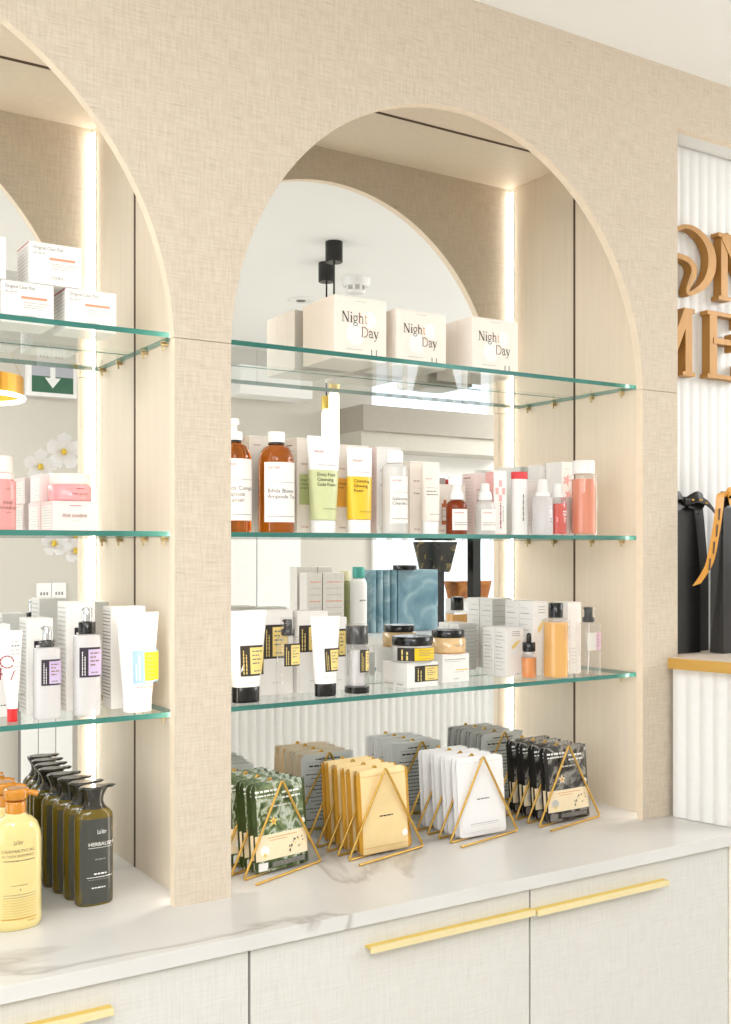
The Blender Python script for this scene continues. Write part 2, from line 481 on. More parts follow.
# bottom boundary of the upper panel runs left to right along pillars and arches
for (cx, rx, zs, rz) in ARCH:
    out += arch_pts(cx, rx, zs, rz, ZSEAM)
SGX, SGZ = 1.972, 2.483                                            # opening in front of the sign wall
out += [(SGX, ZSEAM), (SGX, SGZ), (3.5, SGZ), (3.5, ZSEAM), (XR_, ZSEAM), (XR_, ZCEIL), (XL_, ZCEIL)]
wf = struct(flat_prism(out, 0, PT, LINEN, EDGE), 'wall_front')
def pillar(x0, x1):
    mb = MB(); mb.box(x0, x1, 0, PT, ZC, ZSEAM - .0012, LINEN)
    for i, k in enumerate(mb.m): pass
    # the two narrow ends are lighter edge banding
    e = mb.slot(EDGE); mb.m[0] = e; mb.m[1] = e
    return mb
for (x0, x1) in ((XL_, -.3835), (.7235, .83), (1.858, SGX)):
    pillar(x0, x1).build('pillar', wf)
MB().box(3.5, XR_, 0, PT, ZC, ZSEAM - .0012, LINEN).build('pillar', wf)

# --- niche boxes behind the panel
def niche(n, xl, xr, zt):
    side = 'left' if n == 1 else 'centre'
    struct(MB().box(xr, xr + .024, PT, YM, ZC, zt, BIRCH), 'wall_%s_niche_right' % side)
    struct(MB().box(xl - .012, xl, PT, YM, ZC, zt, BIRCH), 'wall_%s_niche_left' % side)
    struct(MB().box(xl - .012, xr + .024, PT, YM + .02, zt, zt + .018, BIRCH), 'ceiling_%s_niche' % side)
    # shadow gap trim round the mirror
    g = MB(); g.box(xr - .0015, xr + .0005, YM - .003, YM, ZC, zt, GAPT); g.box(xl, xr, YM - .004, YM, zt - .0015, zt + .0005, GAPT)
    struct(g, 'trim_%d' % n)
niche(1, -.41, .752, 2.396)
niche(2, .79, 1.90, 2.470)
def wall_mirror(label, xl, xr, zt):
    t = thing('wall_mirror', label, 'mirror', ((xl + xr) / 2, YM, ZC), 0, 'niche mirrors'); w = (xr - xl) / 2
    MB().add([(-w, 0, 0), (w, 0, 0), (w, 0, zt - ZC), (-w, 0, zt - ZC)], [(0, 1, 2, 3)], MIRROR).build('silvered_glass', t)
    MB().box(-w, w, .001, .008, 0, zt - ZC, GAP).build('backing_board', t)
wall_mirror('tall mirror lining the back of the left arched niche, behind the pink jar', -.41, .752, 2.396)
wall_mirror('tall mirror lining the back of the centre arched niche, behind the foil sachets', .79, 1.90, 2.470)

# --- lit strips hidden behind the edges of the panel
def led(label, x, dx, z1):
    t = thing('led_strip', label, 'light strip', (x, .03, ZC + .002), 0, 'vertical light strips')
    h = z1 - ZC - .01
    MB().box(*sorted((0, -dx * .0015)), -.006, .006, 0, h, WPLAST).build('channel', t)
    MB().box(*sorted((0, dx * .003)), -.0035, .0035, .002, h - .002, LED).build('diffuser', t)
led('vertical white light strip at the right of the centre niche, by the Night Day boxes', 1.898, -1, 2.470)
led('vertical white light strip at the left of the centre niche, behind the middle pillar', .7925, 1, 2.470)
led('vertical white light strip in the right corner of the left niche, above the pink jar', .750, -1, 2.396)
led('vertical white light strip in the far left corner of the left niche, outside the frame', -.408, 1, 2.396)

# --- room shell
struct(MB().box(-3.2, 6.2, -3.4, .6, ZCEIL, ZCEIL + .05, CEIL), 'ceiling')
struct(MB().box(-3.2, 6.2, -3.4, .6, -.05, 0, FLOORM), 'floor')
YF = -3.2
struct(MB().box(-3.2, 6.2, YF - .08, YF, 0, ZCEIL, mat('greige_wall', 'CFC9BE', .8, var=.01)), 'wall_back')
struct(MB().box(6.1, 6.2, YF, .6, 0, ZCEIL, WHITE), 'wall_right')
struct(MB().box(-3.2, 6.2, YM + .03, YM + .1, 0, ZCEIL, WHITE), 'wall_behind_niches')

# --- counter and cabinets
CFY = -.19
tag(MB().box(-1.0, 2.42, CFY, YM, ZC - .0246, ZC, MARBLE, .0012).build('countertop'),
    'white veined marble countertop running under both arched niches', 'countertop')
def handle(parent, x0, x1, z, y):
    mb = MB()
    # folded edge pull: a top plate with a front lip
    mb.box(x0, x1, y - .017, y, z + .0005, z + .004, BRASS, .0006)
    mb.box(x0 + .002, x1, y - .019, y - .0135, z - .0065, z + .0043, BRASSF, .001)
    return mb.build('handle', parent)
CY0 = -.18
def cabinet(label, x0, x1, hx0, hx1, hz):
    t = thing('base_cabinet', label, 'cabinet', (x0, 0, 0), 0, 'cabinets under the counter')
    w = x1 - x0
    MB().box(.001, w - .001, CY0 + .021, YM, .08, ZC - .026, WHITE).build('carcass', t)
    d = MB().box(.0024, w - .0024, CY0, CY0 + .019, .085, ZC - .0246 - .004, DOORM, .0006).build('door', t)
    MB().box(.0, w, CY0 + .0195, CY0 + .0205, .083, ZC - .0255, GAPT).build('door_gap', t)
    MB().box(.0, w, CY0 + .05, CY0 + .06, 0, .08, GAP).build('plinth', t)
    handle(d, hx0 - x0, hx1 - x0, hz, CY0)
xa, xb, xc = X_(249.5, CY0), X_(530, CY0), 1.930
cabinet('leftmost pale linen cabinet, its gold handle cut by the bottom edge of the frame', xa - .60, xa, X_(33, -.2) - .1, X_(114.5, -.2), .8185)
cabinet('middle pale linen cabinet with a long gold edge handle', xa, xb, X_(371, -.2), xb - .002, .8195)
cabinet('pale linen cabinet at the right end, below the ledge with gift bags', xb, xc, xb + .002, X_(670, -.2), .8165)
struct(MB().box(xc + .001, 2.42, CY0 - .001, YM, 0, ZC - .0246, mat('cream_end_panel', 'F3EBDD', .6)), 'trim_3')

# --- right side: fluted desk front, gold ledge, sign wall
def fluted(path, z0, z1, pitch=.033, amp=.006, top=0):
    """reeded panel along an x-y path (front to the right of travel)"""
    P = [Vector(p) for p in path]; L = [0]
    for a, b in zip(P, P[1:]): L.append(L[-1] + (b - a).length)
    tot = L[-1]; n = max(8, int(tot / pitch * 10)); vs = []
    for i in range(n + 1):
        s_ = tot * i / n
        k = next((j for j in range(len(L) - 1) if s_ <= L[j + 1] + 1e-9), len(L) - 2)
        t = (s_ - L[k]) / (L[k + 1] - L[k]); p = P[k].lerp(P[k + 1], t); d = (P[k + 1] - P[k]).normalized()
        nrm = Vector((d.y, -d.x)); q = p + nrm * amp * abs(sin(pi * s_ / pitch))
        vs += [(q.x, q.y, z0), (q.x, q.y, z1)]
    fs = [(2 * i, 2 * i + 2, 2 * i + 3, 2 * i + 1) for i in range(n)]
    mb = MB(); mb.add(vs, fs, FLUTE, True)
    return mb
ux, uy = cos(math.radians(-77)), sin(math.radians(-77))
A0 = (1.943, -.012)
ZLED = 1.2545
fpath = [A0, (A0[0] + ux * .165, A0[1] + uy * .165)]
# travel from the pillar towards the room; visible side is to the left/front
desk = thing('fluted_side_panel', 'white fluted panel standing on the right end of the counter under the gold ledge', 'panel')
fl = fluted([Vector(p) for p in fpath], ZC + .001, ZLED - .027)
fl.build('flutes', desk)
MB().poly_prism([(A0[0] + .004, A0[1]), (fpath[1][0] + .004, fpath[1][1]), (2.4, fpath[1][1]), (2.4, A0[1])], ZC + .0005, ZLED - .0265, FLUTE).build('core', desk)
lt = thing('gold_ledge', 'gold-edged ledge holding the black gift bags beside the right pillar', 'ledge')
B0 = (1.915, -.022); e1 = (B0[0] + ux * .19, B0[1] + uy * .19)
lp = [B0, e1, (2.42, e1[1]), (2.42, .075), (1.975, .075), (1.975, B0[1])]
MB().poly_prism(lp, ZLED - .0255, ZLED - .001, LEDGE).build('edge_band', lt)
MB().poly_prism([(B0[0] + .003, B0[1] - .001), (e1[0] + .003, e1[1] + .001), (2.419, e1[1] + .001), (2.419, .074), (1.9755, .074), (1.9755, B0[1] - .001)], ZLED - .001, ZLED, LEDGETOP).build('top', lt)
struct(MB().box(1.9725, 3.6, .083, .1, ZC, ZCEIL - .05, FLUTE), 'wall_sign')
sw = fluted([Vector((1.9725, .082)), Vector((3.5, .082))], ZLED, SGZ - .0, .033, .0028)
so = struct(sw, 'trim_4')
struct(MB().box(1.9725, 3.5, .021, .083, SGZ + .004, SGZ + .02, WHITE), 'trim_5')

# ------------------------------------------------------------------ sign letters
YS = .0775; SD = .024
def sgn(px, py): p = PY(px, py, YS - SD); return (p[0], p[2])
def ribbon_poly(pts, ws):
    """outline of a stroke with varying width"""
    P = [Vector(p) for p in pts]; Lf = []; Rg = []
    for i, p in enumerate(P):
        t = (P[min(i + 1, len(P) - 1)] - P[max(i - 1, 0)]).normalized(); n = Vector((-t.y, t.x))
        Lf.append(p + n * ws[i] / 2); Rg.append(p - n * ws[i] / 2)
    return Lf, Rg
def stroke_mesh(mb, pts, ws, y0, y1, m):
    Lf, Rg = ribbon_poly(pts, ws); n = len(pts)
    for i in range(n - 1):
        q = [Rg[i], Rg[i + 1], Lf[i + 1], Lf[i]]
        f = [(p.x, y0, p.y) for p in q]; b = [(p.x, y1, p.y) for p in q]
        mb.add(f, [(0, 1, 2, 3)], m); mb.add(b, [(3, 2, 1, 0)], m)
        mb.add([f[0], b[0], b[1], f[1]], [(0, 1, 2, 3)], m); mb.add([f[3], f[2], b[2], b[3]], [(0, 1, 2, 3)], m)
    for k in (0, n - 1):
        q = [Rg[k], Lf[k]]
        mb.add([(q[0].x, y0, q[0].y), (q[1].x, y0, q[1].y), (q[1].x, y1, q[1].y), (q[0].x, y1, q[0].y)], [(0, 1, 2, 3)], m)
def smooth(pts, n=6):
    out = []
    P = [Vector(p) for p in pts]
    for i in range(len(P) - 1):
        a = P[max(i - 1, 0)]; b = P[i]; c = P[i + 1]; d = P[min(i + 2, len(P) - 1)]
        for k in range(n):
            t = k / n
            out.append(.5 * ((2 * b) + (c - a) * t + (2 * a - 5 * b + 4 * c - d) * t * t + (3 * b - a - 3 * c + d) * t ** 3))
    out.append(P[-1]); return out
def wlerp(ws, n):
    out = []
    for i in range(n):
        t = i / (n - 1) * (len(ws) - 1); k = min(int(t), len(ws) - 2); out.append(ws[k] + (ws[k + 1] - ws[k]) * (t - k))
    return out
def letter(label, strokes):
    mb = MB()
    for k, (pts, ws) in enumerate(strokes):
        pts = [Vector(p) for p in pts]
        stroke_mesh(mb, pts, wlerp(ws, len(pts)) if len(ws) != len(pts) else ws, YS - SD - .0005 * k, YS - .0004 * k, SIGN)
    x = sum(v[0] for v in mb.v) / len(mb.v); z = min(v[2] for v in mb.v)
    mb.v = [(v[0] - x, v[1] - YS, v[2] - z) for v in mb.v]
    o = mb.build('sign_letter', None, (x, YS, z))
    tag(o, label, 'letter', 'letters of the wall sign')
    return o
opx = [(60, 150), (100, 135), (150, 147), (200, 192), (233, 250), (243, 310), (234, 375), (205, 430), (165, 462), (128, 480), (118, 462), (132, 420), (148, 380), (148, 345), (128, 312), (95, 293), (60, 280), (32, 250), (32, 190), (60, 150)]
opx = [(665 + a / 5.12, 200 + b / 5.12) for a, b in opx]
letter('tall bronze letter O with an inward curl, upper row of the sign wall', [(smooth([sgn(*p) for p in opx], 5), [.012, .010, .012, .018, .026, .029, .027, .02, .014, .01, .011, .016, .02, .019, .015, .013, .013, .014, .014, .012])])
def S_(a, b): return [sgn(*a), sgn(*b)]
def serif(px0, px1, py, w=.016):
    a = sgn(px0, py); b = sgn(px1, py); z = (a[1] + b[1]) / 2
    return ([(a[0], z), (b[0], z)], [w, w])
def bar(xa, za, xb, zb, w): return ([(xa, za), (xb, zb)], [w, w])
nx, nzt = sgn(724.5, 235.5); _, nzb = sgn(724.5, 298.5)
letter('bronze letter N at the right edge of the frame, upper row of the sign wall', [
    bar(nx, nzb, nx, nzt, .024), bar(nx - .022, nzt, nx + .03, nzt, .010), bar(nx - .022, nzb, nx + .022, nzb, .010),
    bar(nx, nzt, nx + .12, nzb, .03), bar(nx + .12, nzb, nx + .12, nzt, .018), bar(nx + .095, nzt, nx + .145, nzt, .012)])
mx_, mzt = sgn(689, 310.5); _, mzb = sgn(689, 374)
letter('bronze letter M half hidden by the pillar, lower row of the sign wall', [
    bar(mx_, mzb, mx_, mzt, .024), bar(mx_ - .022, mzb, mx_ + .022, mzb, .010), bar(mx_ - .012, mzt, mx_ + .02, mzt, .010),
    bar(mx_ - .005, mzt, mx_ - .065, mzb + .03, .024), bar(mx_ - .065, mzb + .03, mx_ - .12, mzt, .016), bar(mx_ - .12, mzt, mx_ - .12, mzb, .018), bar(mx_ - .142, mzb, mx_ - .1, mzb, .012)])
ex, ezt = sgn(713.5, 313); _, ezb = sgn(713.5, 376)
em = (ezt + ezb) / 2 + .01
letter('bronze letter E right of the M, lower row of the sign wall', [
    bar(ex, ezb, ex, ezt, .027), bar(ex - .022, ezt, ex + .09, ezt, .010), bar(ex - .022, ezb, ex + .095, ezb, .010), bar(ex, em, ex + .07, em, .014),
    bar(ex + .09, ezt + .006, ex + .09, ezt - .03, .012), bar(ex + .095, ezb - .006, ex + .095, ezb + .035, .012), bar(ex + .07, em - .022, ex + .07, em + .022, .01)])

# ------------------------------------------------------------------ glass shelves
SY0, SY1 = .058, .2672
def shelf(label, xl, xr, z, pegs):
    t = thing('glass_shelf', label, 'shelf', (xl, 0, z), 0, 'glass shelves')
    w = xr - xl; th = .009
    g = MB()
    g.add([(0, SY0, 0), (w, SY0, 0), (w, SY1, 0), (0, SY1, 0)], [(0, 1, 2, 3)], SGLASS)
    g.add([(0, SY0, -th), (w, SY0, -th), (w, SY1, -th), (0, SY1, -th)], [(3, 2, 1, 0)], SGLASS)
    for a, b in (((0, SY0), (w, SY0)), ((w, SY0), (w, SY1)), ((w, SY1), (0, SY1)), ((0, SY1), (0, SY0))):
        rear = a[1] == SY1 and b[1] == SY1
        zt_ = -th + .0016 if rear else 0
        g.add([(a[0], a[1], -th), (b[0], b[1], -th), (b[0], b[1], zt_), (a[0], a[1], zt_)], [(0, 1, 2, 3)], SEDGE)
        if rear: g.add([(a[0], a[1], zt_), (b[0], b[1], zt_), (b[0], b[1], 0), (a[0], a[1], 0)], [(0, 1, 2, 3)], SGLASS)
    g.build('pane', t)
    for x, sgn_ in ((w, -1), (0, 1)):
        for y in pegs:
            p = MB()
            p.tube([(x, y, -th - .005), (x + sgn_ * .012, y, -th - .005)], .0035, CLIP, 10)
            p.tube([(x + sgn_ * .008, y, -th - .016), (x + sgn_ * .008, y, -th)], .0022, CLIP, 8)
            p.box(x + sgn_ * .008 - .005, x + sgn_ * .008 + .005, y - .005, y + .005, -th - .0022, -th - .0002, CLIP)
            p.build('support_peg', t)
MAIN = (.7915, 1.8985); LEFT = (-.4085, .7505)
shelf('top glass shelf of the centre niche carrying the Night Day boxes', *MAIN, ZT, (.10, .2))
shelf('middle glass shelf of the centre niche carrying amber bottles and yellow tube', *MAIN, ZM, (.10, .2))
shelf('bottom glass shelf of the centre niche carrying white tubes and honey bottle', *MAIN, ZB, (.10, .2))
shelf('top glass shelf of the left niche carrying three stacked white cartons', *LEFT, ZT, (.10, .2))
shelf('middle glass shelf of the left niche carrying the pink jar', *LEFT, ZM, (.10, .2))
shelf('bottom glass shelf of the left niche carrying lavender-label bottles', *LEFT, ZB, (.10, .2))

# ================================================================== PRODUCTS
E_ = .0004
def fsurf(d):
    return lambda x, z, e=E_: (x, -d / 2 - e, z)
def ssurf(w):
    return lambda u, z, e=E_: (-w / 2 - e, -u, z)
def bsurf(d):
    return lambda x, z, e=E_: (-x, d / 2 + e, z)
def carton(label, x, y, z, w, d, h, m=PAPER, side=None, top=None, left=None, prints=None, cat='box', name='product_carton', group=None, rz=0):
    mb = MB(); mb.box(-w / 2, w / 2, -d / 2, d / 2, 0, h, m, min(.0012, w * .04), side=side, top=top, left=left)
    # tuck-flap line under the lid on the front and left side
    mb.patch(fsurf(d), -w / 2 + .0015, w / 2 - .0015, h - .0032, h - .0029, INKL)
    if prints: prints(mb, fsurf(d), ssurf(w), bsurf(d), w, d, h)
    o = mb.build(name, None, (x, y, z + .0003), rz)
    return tag(o, label, cat, group)
def boxpx(pL, pR, pTop, Yf, zs):
    a = PY(pL, pTop, Yf); xb_ = X_(pR, Yf)
    return (a[0] + xb_) / 2, xb_ - a[0], a[2] - zs

# ---------- serif lettering "Night Day", drawn as strokes on a unit em
def arc(cx, cy, rx, ry, a0, a1, n=10): return [(cx + rx * cos(math.radians(a0 + (a1 - a0) * i / n)), cy + ry * sin(math.radians(a0 + (a1 - a0) * i / n))) for i in range(n + 1)]
T, H_ = .105, .05
GL = {
 'N': (.78, [([(.14, 0), (.14, .7)], .05), ([(.14, .7), (.64, 0)], .11), ([(.64, 0), (.64, .7)], .05), ([(.02, .015), (.27, .015)], .03), ([(.02, .685), (.2, .685)], .03), ([(.52, .685), (.76, .685)], .03)]),
 'i': (.3, [([(.15, 0), (.15, .48)], T), ([(.03, .015), (.27, .015)], .03), ([(.04, .465), (.15, .465)], .03), ([(.145, .6), (.145, .7)], .1)]),
 'g': (.5, [(arc(.23, .3, .16, .17, 0, 360, 16), .06), ([(.3, .44), (.47, .47)], .04), (arc(.24, -.1, .2, .1, 0, 360, 16), .05), ([(.12, .16), (.1, .06), (.3, -.0)], .05)]),
 'h': (.56, [([(.12, 0), (.12, .72)], T), (arc(.28, .32, .15, .15, 180, 0, 8) + [(.43, 0)], .09), ([(.01, .015), (.23, .015)], .03), ([(.33, .015), (.54, .015)], .03), ([(.02, .705), (.12, .705)], .03)]),
 't': (.34, [([(.15, .6), (.15, .12), (.19, .04), (.3, .05)], .08), ([(.02, .465), (.31, .465)], .035)]),
 'D': (.74, [([(.14, 0), (.14, .7)], T), ([(.02, .685), (.3, .685)], .03), ([(.02, .015), (.3, .015)], .03), (arc(.3, .35, .36, .335, 90, -90, 14), .07)]),
 'a': (.48, [([(.06, .38), (.14, .46), (.25, .46), (.33, .38), (.33, .05), (.46, .03)], .075), (arc(.19, .14, .13, .13, 70, 340, 12), .06)]),
 'y': (.5, [([(.06, .47), (.26, .02)], .1), ([(.44, .47), (.22, -.12), (.1, -.21), (.03, -.18)], .045), ([(0, .465), (.18, .465)], .03), ([(.34, .465), (.5, .465)], .03)]),
}
def serif_word(mb, surf, word, size, x, z, cols, eps=.0006, kx=.84):
    for k, ch in enumerate(word):
        adv, st = GL[ch]
        for pts, w in st:
            P = [Vector(p) for p in pts]
            Lf, Rg = ribbon_poly(P, [w] * len(P))
            for i in range(len(P) - 1):
                q = [Rg[i], Rg[i + 1], Lf[i + 1], Lf[i]]
                mb.add([surf(x + p.x * size * kx, z + p.y * size, eps) for p in q], [(0, 1, 2, 3)], cols[k])
        x += adv * size * kx
    return x
def disc(mb, surf, cx, cz, r, m, eps=.0004, n=24, k=1):
    mb.add([surf(cx + r * cos(2 * pi * i / n), cz + k * r * sin(2 * pi * i / n), eps) for i in range(n)], [tuple(range(n))], m)
def flower(mb, surf, cx, cz, r, m, eps=.0006, n=5, rot=0):
    pts = []
    for i in range(n * 2):
        a = pi * i / n + rot; q = r if i % 2 == 0 else r * .4
        pts.append(surf(cx + q * cos(a), cz + q * sin(a), eps))
    c = surf(cx, cz, eps)
    mb.add([c] + pts, [(0, 1 + i, 1 + (i + 1) % (2 * n)) for i in range(2 * n)], m)

PALEW = mat('warm_white_spot', 'FFFAF4', .5)
def nd_prints(mb, f, s, b, w, d, h):
    disc(mb, f, w * .16, h * .66, h * .14, PALEW, .0003); disc(mb, f, -w * .1, h * .42, h * .17, PALEW, .00035, k=1.1)
    S = h * .235
    serif_word(mb, f, 'Night', S, -w * .37, h * .59, [INK, INK, INK, INKB, INKO])
    serif_word(mb, f, 'Day', S, w * .0, h * .375, [INKB, INK, INK])
    mb.scrib(f, -w * .28, w * .02, h * .16, h * .014, INKL, 3)
    for k in (.2, .29):
        mb.patch(f, w * k, w * (k + .02), h * .1, h * .17, INKG); disc(mb, f, w * (k + .01), h * .18, h * .012, INKG)
    mb.scrib(f, -w * .1, w * .1, h * .93, h * .012, INKL, 4)
    for k in (-.25, .1): mb.patch(s, d * k, d * k + .0008, .002, h - .002, PEACHS)
for (a, b_, t_, k, hh) in ((334.4, 386.4, 294, 'leftmost and largest of the cream Night Day boxes on the top glass shelf', .1275), (396.5, 446, 309, 'middle of the three cream Night Day boxes on the top glass shelf', .117), (472, 518, 316, 'rightmost of the three cream Night Day boxes, nearest the light strip', .1235)):
    x, w, h = boxpx(a, b_, t_, .12, ZT)
    carton(k, x, .12 + .065, ZT, w, .13, hh, CREAM, left=CREAM, prints=nd_prints, group='Night Day boxes on the top shelf', name='gift_carton')

# ---------- left niche, top shelf: white pad cartons
def pad_prints(mb, f, s, b, w, d, h):
    mb.text(f, 'Original Clear Pad', h * .115, -w * .43, h * .83, INKG, width=w * .56)
    mb.scrib(f, -w * .43, -w * .2, h * .72, h * .03, INKL, 5)
    mb.patch(f, -w * .12, w * .37, h * .6, h * .66, SALMON)
    for i in range(3): mb.scrib(f, -w * .08, w * (.42 - .08 * i), h * (.5 - .06 * i), h * .022, INKL, 6 + i)
    mb.text(f, 'COSRX', h * .1, -w * .09, h * .14, INKG, width=w * .24)
    for i in range(9): mb.scrib(s, -d * .4, d * .4, h * (.86 - .09 * i), h * .02, INKL, 20 + i)
    mb.patch(s, -d * .48, d * .48, h * .965, h * .995, REDCARD)
HL = .071
for (a, b_, yf, z, k) in ((1, 54, .12, ZT, 'white clear pad carton with an orange bar, lower left of the stack'), (65.8, 116.5, .12, ZT, 'white clear pad carton with an orange bar, lower right of the stack'), (29.3, 82, .118, ZT + HL + .0006, 'white clear pad carton with an orange bar, on top of the stack of cartons')):
    x0, x1 = X_(a, yf), X_(b_, yf)
    carton(k, (x0 + x1) / 2, yf + .04, z, x1 - x0, .078, HL, PAPER, prints=pad_prints, group='clear pad cartons')
x0, x1 = X_(7, .118) - .09, X_(7, .118)
carton('white clear pad carton cut off by the left edge of the frame, top shelf', (x0 + x1) / 2 - .001, .158, ZT + HL + .0006, x1 - x0, .078, HL, PAPER, prints=pad_prints, group='clear pad cartons')
x0, x1 = X_(1, .118) - .094, X_(1, .118) - .004
carton('white clear pad carton underneath the one cut off by the left edge', (x0 + x1) / 2, .16, ZT, x1 - x0, .078, HL, PAPER, prints=pad_prints, group='clear pad cartons')

# ---------- bottle-making kit
def dims(pL, pR, Y): return (X_(pL, Y) + X_(pR, Y)) / 2, X_(pR, Y) - X_(pL, Y)
def zfun(px, Y, zs): return lambda py: Z_(px, py, Y) - zs
def body_round(r, h0, h1, rn, nz, n=2, ry=None):
    """body to shoulder start h0, dome to h1, neck radius rn up to nz"""
    ry = ry or r
    s = [(0, r * .93, ry * .93, n), (.002, r * .985, ry * .985, n), (.005, r, ry, n), None, (h0, r, ry, n)]
    for i in range(1, 7):
        a = pi / 2 * i / 6
        s.append((h0 + (h1 - h0) * sin(a), rn + (r - rn) * cos(a), rn + (ry - rn) * cos(a), n + (2 - n) * i / 6))
    s.append((nz, rn, rn, 2)); return s
def lab(mb_secs, x0, x1, z0, z1, m, parent, name='label', prints=None, nx=16):
    sf = lsurf(mb_secs); mb = MB(); mb.patch(sf, x0, x1, z0, z1, m, nx, 2, .0004)
    if prints: prints(mb, sf)
    return mb.build(name, parent)
def cyl(z0, z1, r, n=2, bev=.0012):
    return [(z0, r - bev * .6, r - bev * .6, n), (z0 + bev, r, r, n), None, (z1 - bev, r, r, n), (z1, r - bev, r - bev, n)]

def manyo(mb, sf, x0, x1, zt, H, lines, k=1):
    mb.text(sf, 'ma:nyo', .0085 * k, x0, zt - .11 * H, INKR, eps=.0007, width=.024 * k)
    mb.patch(sf, x0, x1, zt - .34 * H, zt - .334 * H, INKG, 8, 1, .0007)
    for i, l in enumerate(lines): mb.text(sf, l, .0112 * k, x0, zt - (.51 + .095 * i) * H, INK, eps=.0007)
    mb.scrib(sf, x0, x1 * .9, zt - .91 * H, .0013, INKG, 9, .0007)
# amber bottles
def amber(label, pc, pL, pR, Y, py_base, py_neck, py_dome, py_cap, labp, lines, pump, lx):
    x, w = dims(pL, pR, Y); r = w / 2; Zf = zfun(pc, Y, ZM)
    h1 = Zf(py_neck); h0 = Zf(py_dome)
    labz = (Zf(labp[1]), Zf(labp[0])); H = labz[1] - labz[0]; lx *= r
    t = thing('amber_bottle', label, 'bottle', (x, Y, ZM + .0003), 0, 'amber bottles on the middle shelf')
    s = body_round(r, h0, h1, r * .42, h1 + .004)
    MB().loft(s, AMBER, 40).build('glass_body', t)
    def pr(mb, sf):
        manyo(mb, sf, max(lx, -1.22 * r) + r * .22, r * .85, labz[1], H, lines)
    lab(s, lx, r * 1.3, labz[0], labz[1], LABEL, t, prints=pr)
    MB().loft(cyl(h1 + .001, h1 + .006, r * .46), BPLAST, 28).build('neck_ring', t)
    cz = h1 + .006
    if pump:
        MB().loft(cyl(cz, cz + .016, r * .5), WPLAST, 28).build('collar', t)
        MB().loft(cyl(cz + .016, cz + .03, r * .2), WPLAST, 20).build('pump_stem', t)
        p = MB(); p.loft([(cz + .029, r * .3, r * .3, 2), (cz + .031, r * .34, r * .34, 2), (cz + .039, r * .32, r * .32, 2), (cz + .041, r * .25, r * .25, 2)], WPLAST, 20)
        p.tube([(0, 0, cz + .036), (-r * .7, 0, cz + .037), (-r * 1.05, 0, cz + .031)], .0035, WPLAST, 10); p.build('pump_head', t)
    else:
        MB().loft(cyl(cz, Zf(py_cap), r * .47), WPLAST, 32).build('cap', t)
    return t
amber('amber pump bottle half hidden by the middle pillar, middle shelf', 236, 217, 249.7, .105, 531, 444, 462, 420, (460, 521), ['Bifida Comple', 'Ampoule', 'Cleanser'], True, -1.4)
amber('amber round bottle with white cap and white toner label, middle shelf', 276, 260, 292.2, .105, 531.4, 446, 464, 432.3, (463.5, 522.7), ['Bifida Biome', 'Ampoule Ton'], False, -1.18)

# cartons of the middle shelf
def strip_print(name, col):
    def pr(mb, f, s, b, w, d, h):
        mb.text(f, 'ma:nyo', .0055, -w * .38, h * .72, INKR); mb.scrib(f, -w * .38, w * .3, h * .63, .0008, INKL, 2)
        if col: mb.patch(f, -w * .42, w * .2, h * .3, h * .62, col, 1, 1, .0003)
        for i, l in enumerate(name): mb.text(f, l, .0058, -w * .38, h * .55 - .008 * i, INK)
        mb.text(f, 'ma:nyo', .0058, -w * .36, h * .06, INKR)
        for i in range(14): mb.scrib(s, -d * .36, d * .36, h * (.86 - .055 * i), .0009, INKL, 30 + i)
        mb.scrib(s, -d * .36, d * .2, h * .92, .002, INKR, 60)
    return pr
def amber_print(mb, f, s, b, w, d, h):
    # printed picture of the bottle inside
    pts = [(-.011, 0), (.011, 0), (.0125, .003), (.0125, .062), (.009, .072), (-.009, .072), (-.0125, .062), (-.0125, .003)]
    mb.add([f(p[0] + w * .02, h * .1 + p[1], .0003) for p in pts], [tuple(range(8))], mat('printed_amber', 'C4703A', .5))
    mb.patch(f, w * .02 - .01, w * .02 + .0125, h * .1 + .009, h * .1 + .058, CREAM, 1, 1, .0005)
    mb.scrib(f, w * .02 - .006, w * .02 + .01, h * .1 + .05, .0014, INKR, 4, .0007); mb.scrib(f, w * .02 - .006, w * .02 + .01, h * .1 + .032, .0016, INK, 5, .0007)
    for i in range(12): mb.scrib(s, -d * .36, d * .36, h * (.86 - .06 * i), .0009, INKL, 40 + i)
    mb.text(f, 'ma:nyo', .0055, -w * .38, h * .9, INKR)
def put(label, pL, pR, pT, yf, dep, zs, m, pr, grp, side=None, left=None, top=None, name='product_carton'):
    x, w, h = boxpx(pL, pR, pT, yf, zs)
    return carton(label, x, yf + dep / 2, zs, w, dep, h, m, side=side, left=left, top=top, prints=pr, group=grp, name=name)
GM = 'cartons on the middle shelf'
put('cream carton printed with an amber bottle, between the two amber bottles', 249, 284, 435.5, .158, .05, ZM, CREAM, amber_print, GM)
put('cream carton with a green panel behind the pale green tube', 296.8, 329, 437.5, .15, .058, ZM, CREAM, strip_print(['Deep Pore', 'Cleansing', 'Soda Foam'], GREENC), GM)
put('cream carton with an orange panel behind the yellow tube', 334, 369, 444, .15, .05, ZM, CREAM, strip_print(['Cleansing', 'Foam'], ORAT), GM)
put('tall white carton behind the clear toner bottle', 376.8, 401.5, 446.6, .15, .055, ZM, PAPER, strip_print(['Toner'], None), GM, left=ROSE)
put('cream carton behind the small cream tube', 410, 437, 461, .135, .055, ZM, CREAM, strip_print(['Cream'], None), GM)
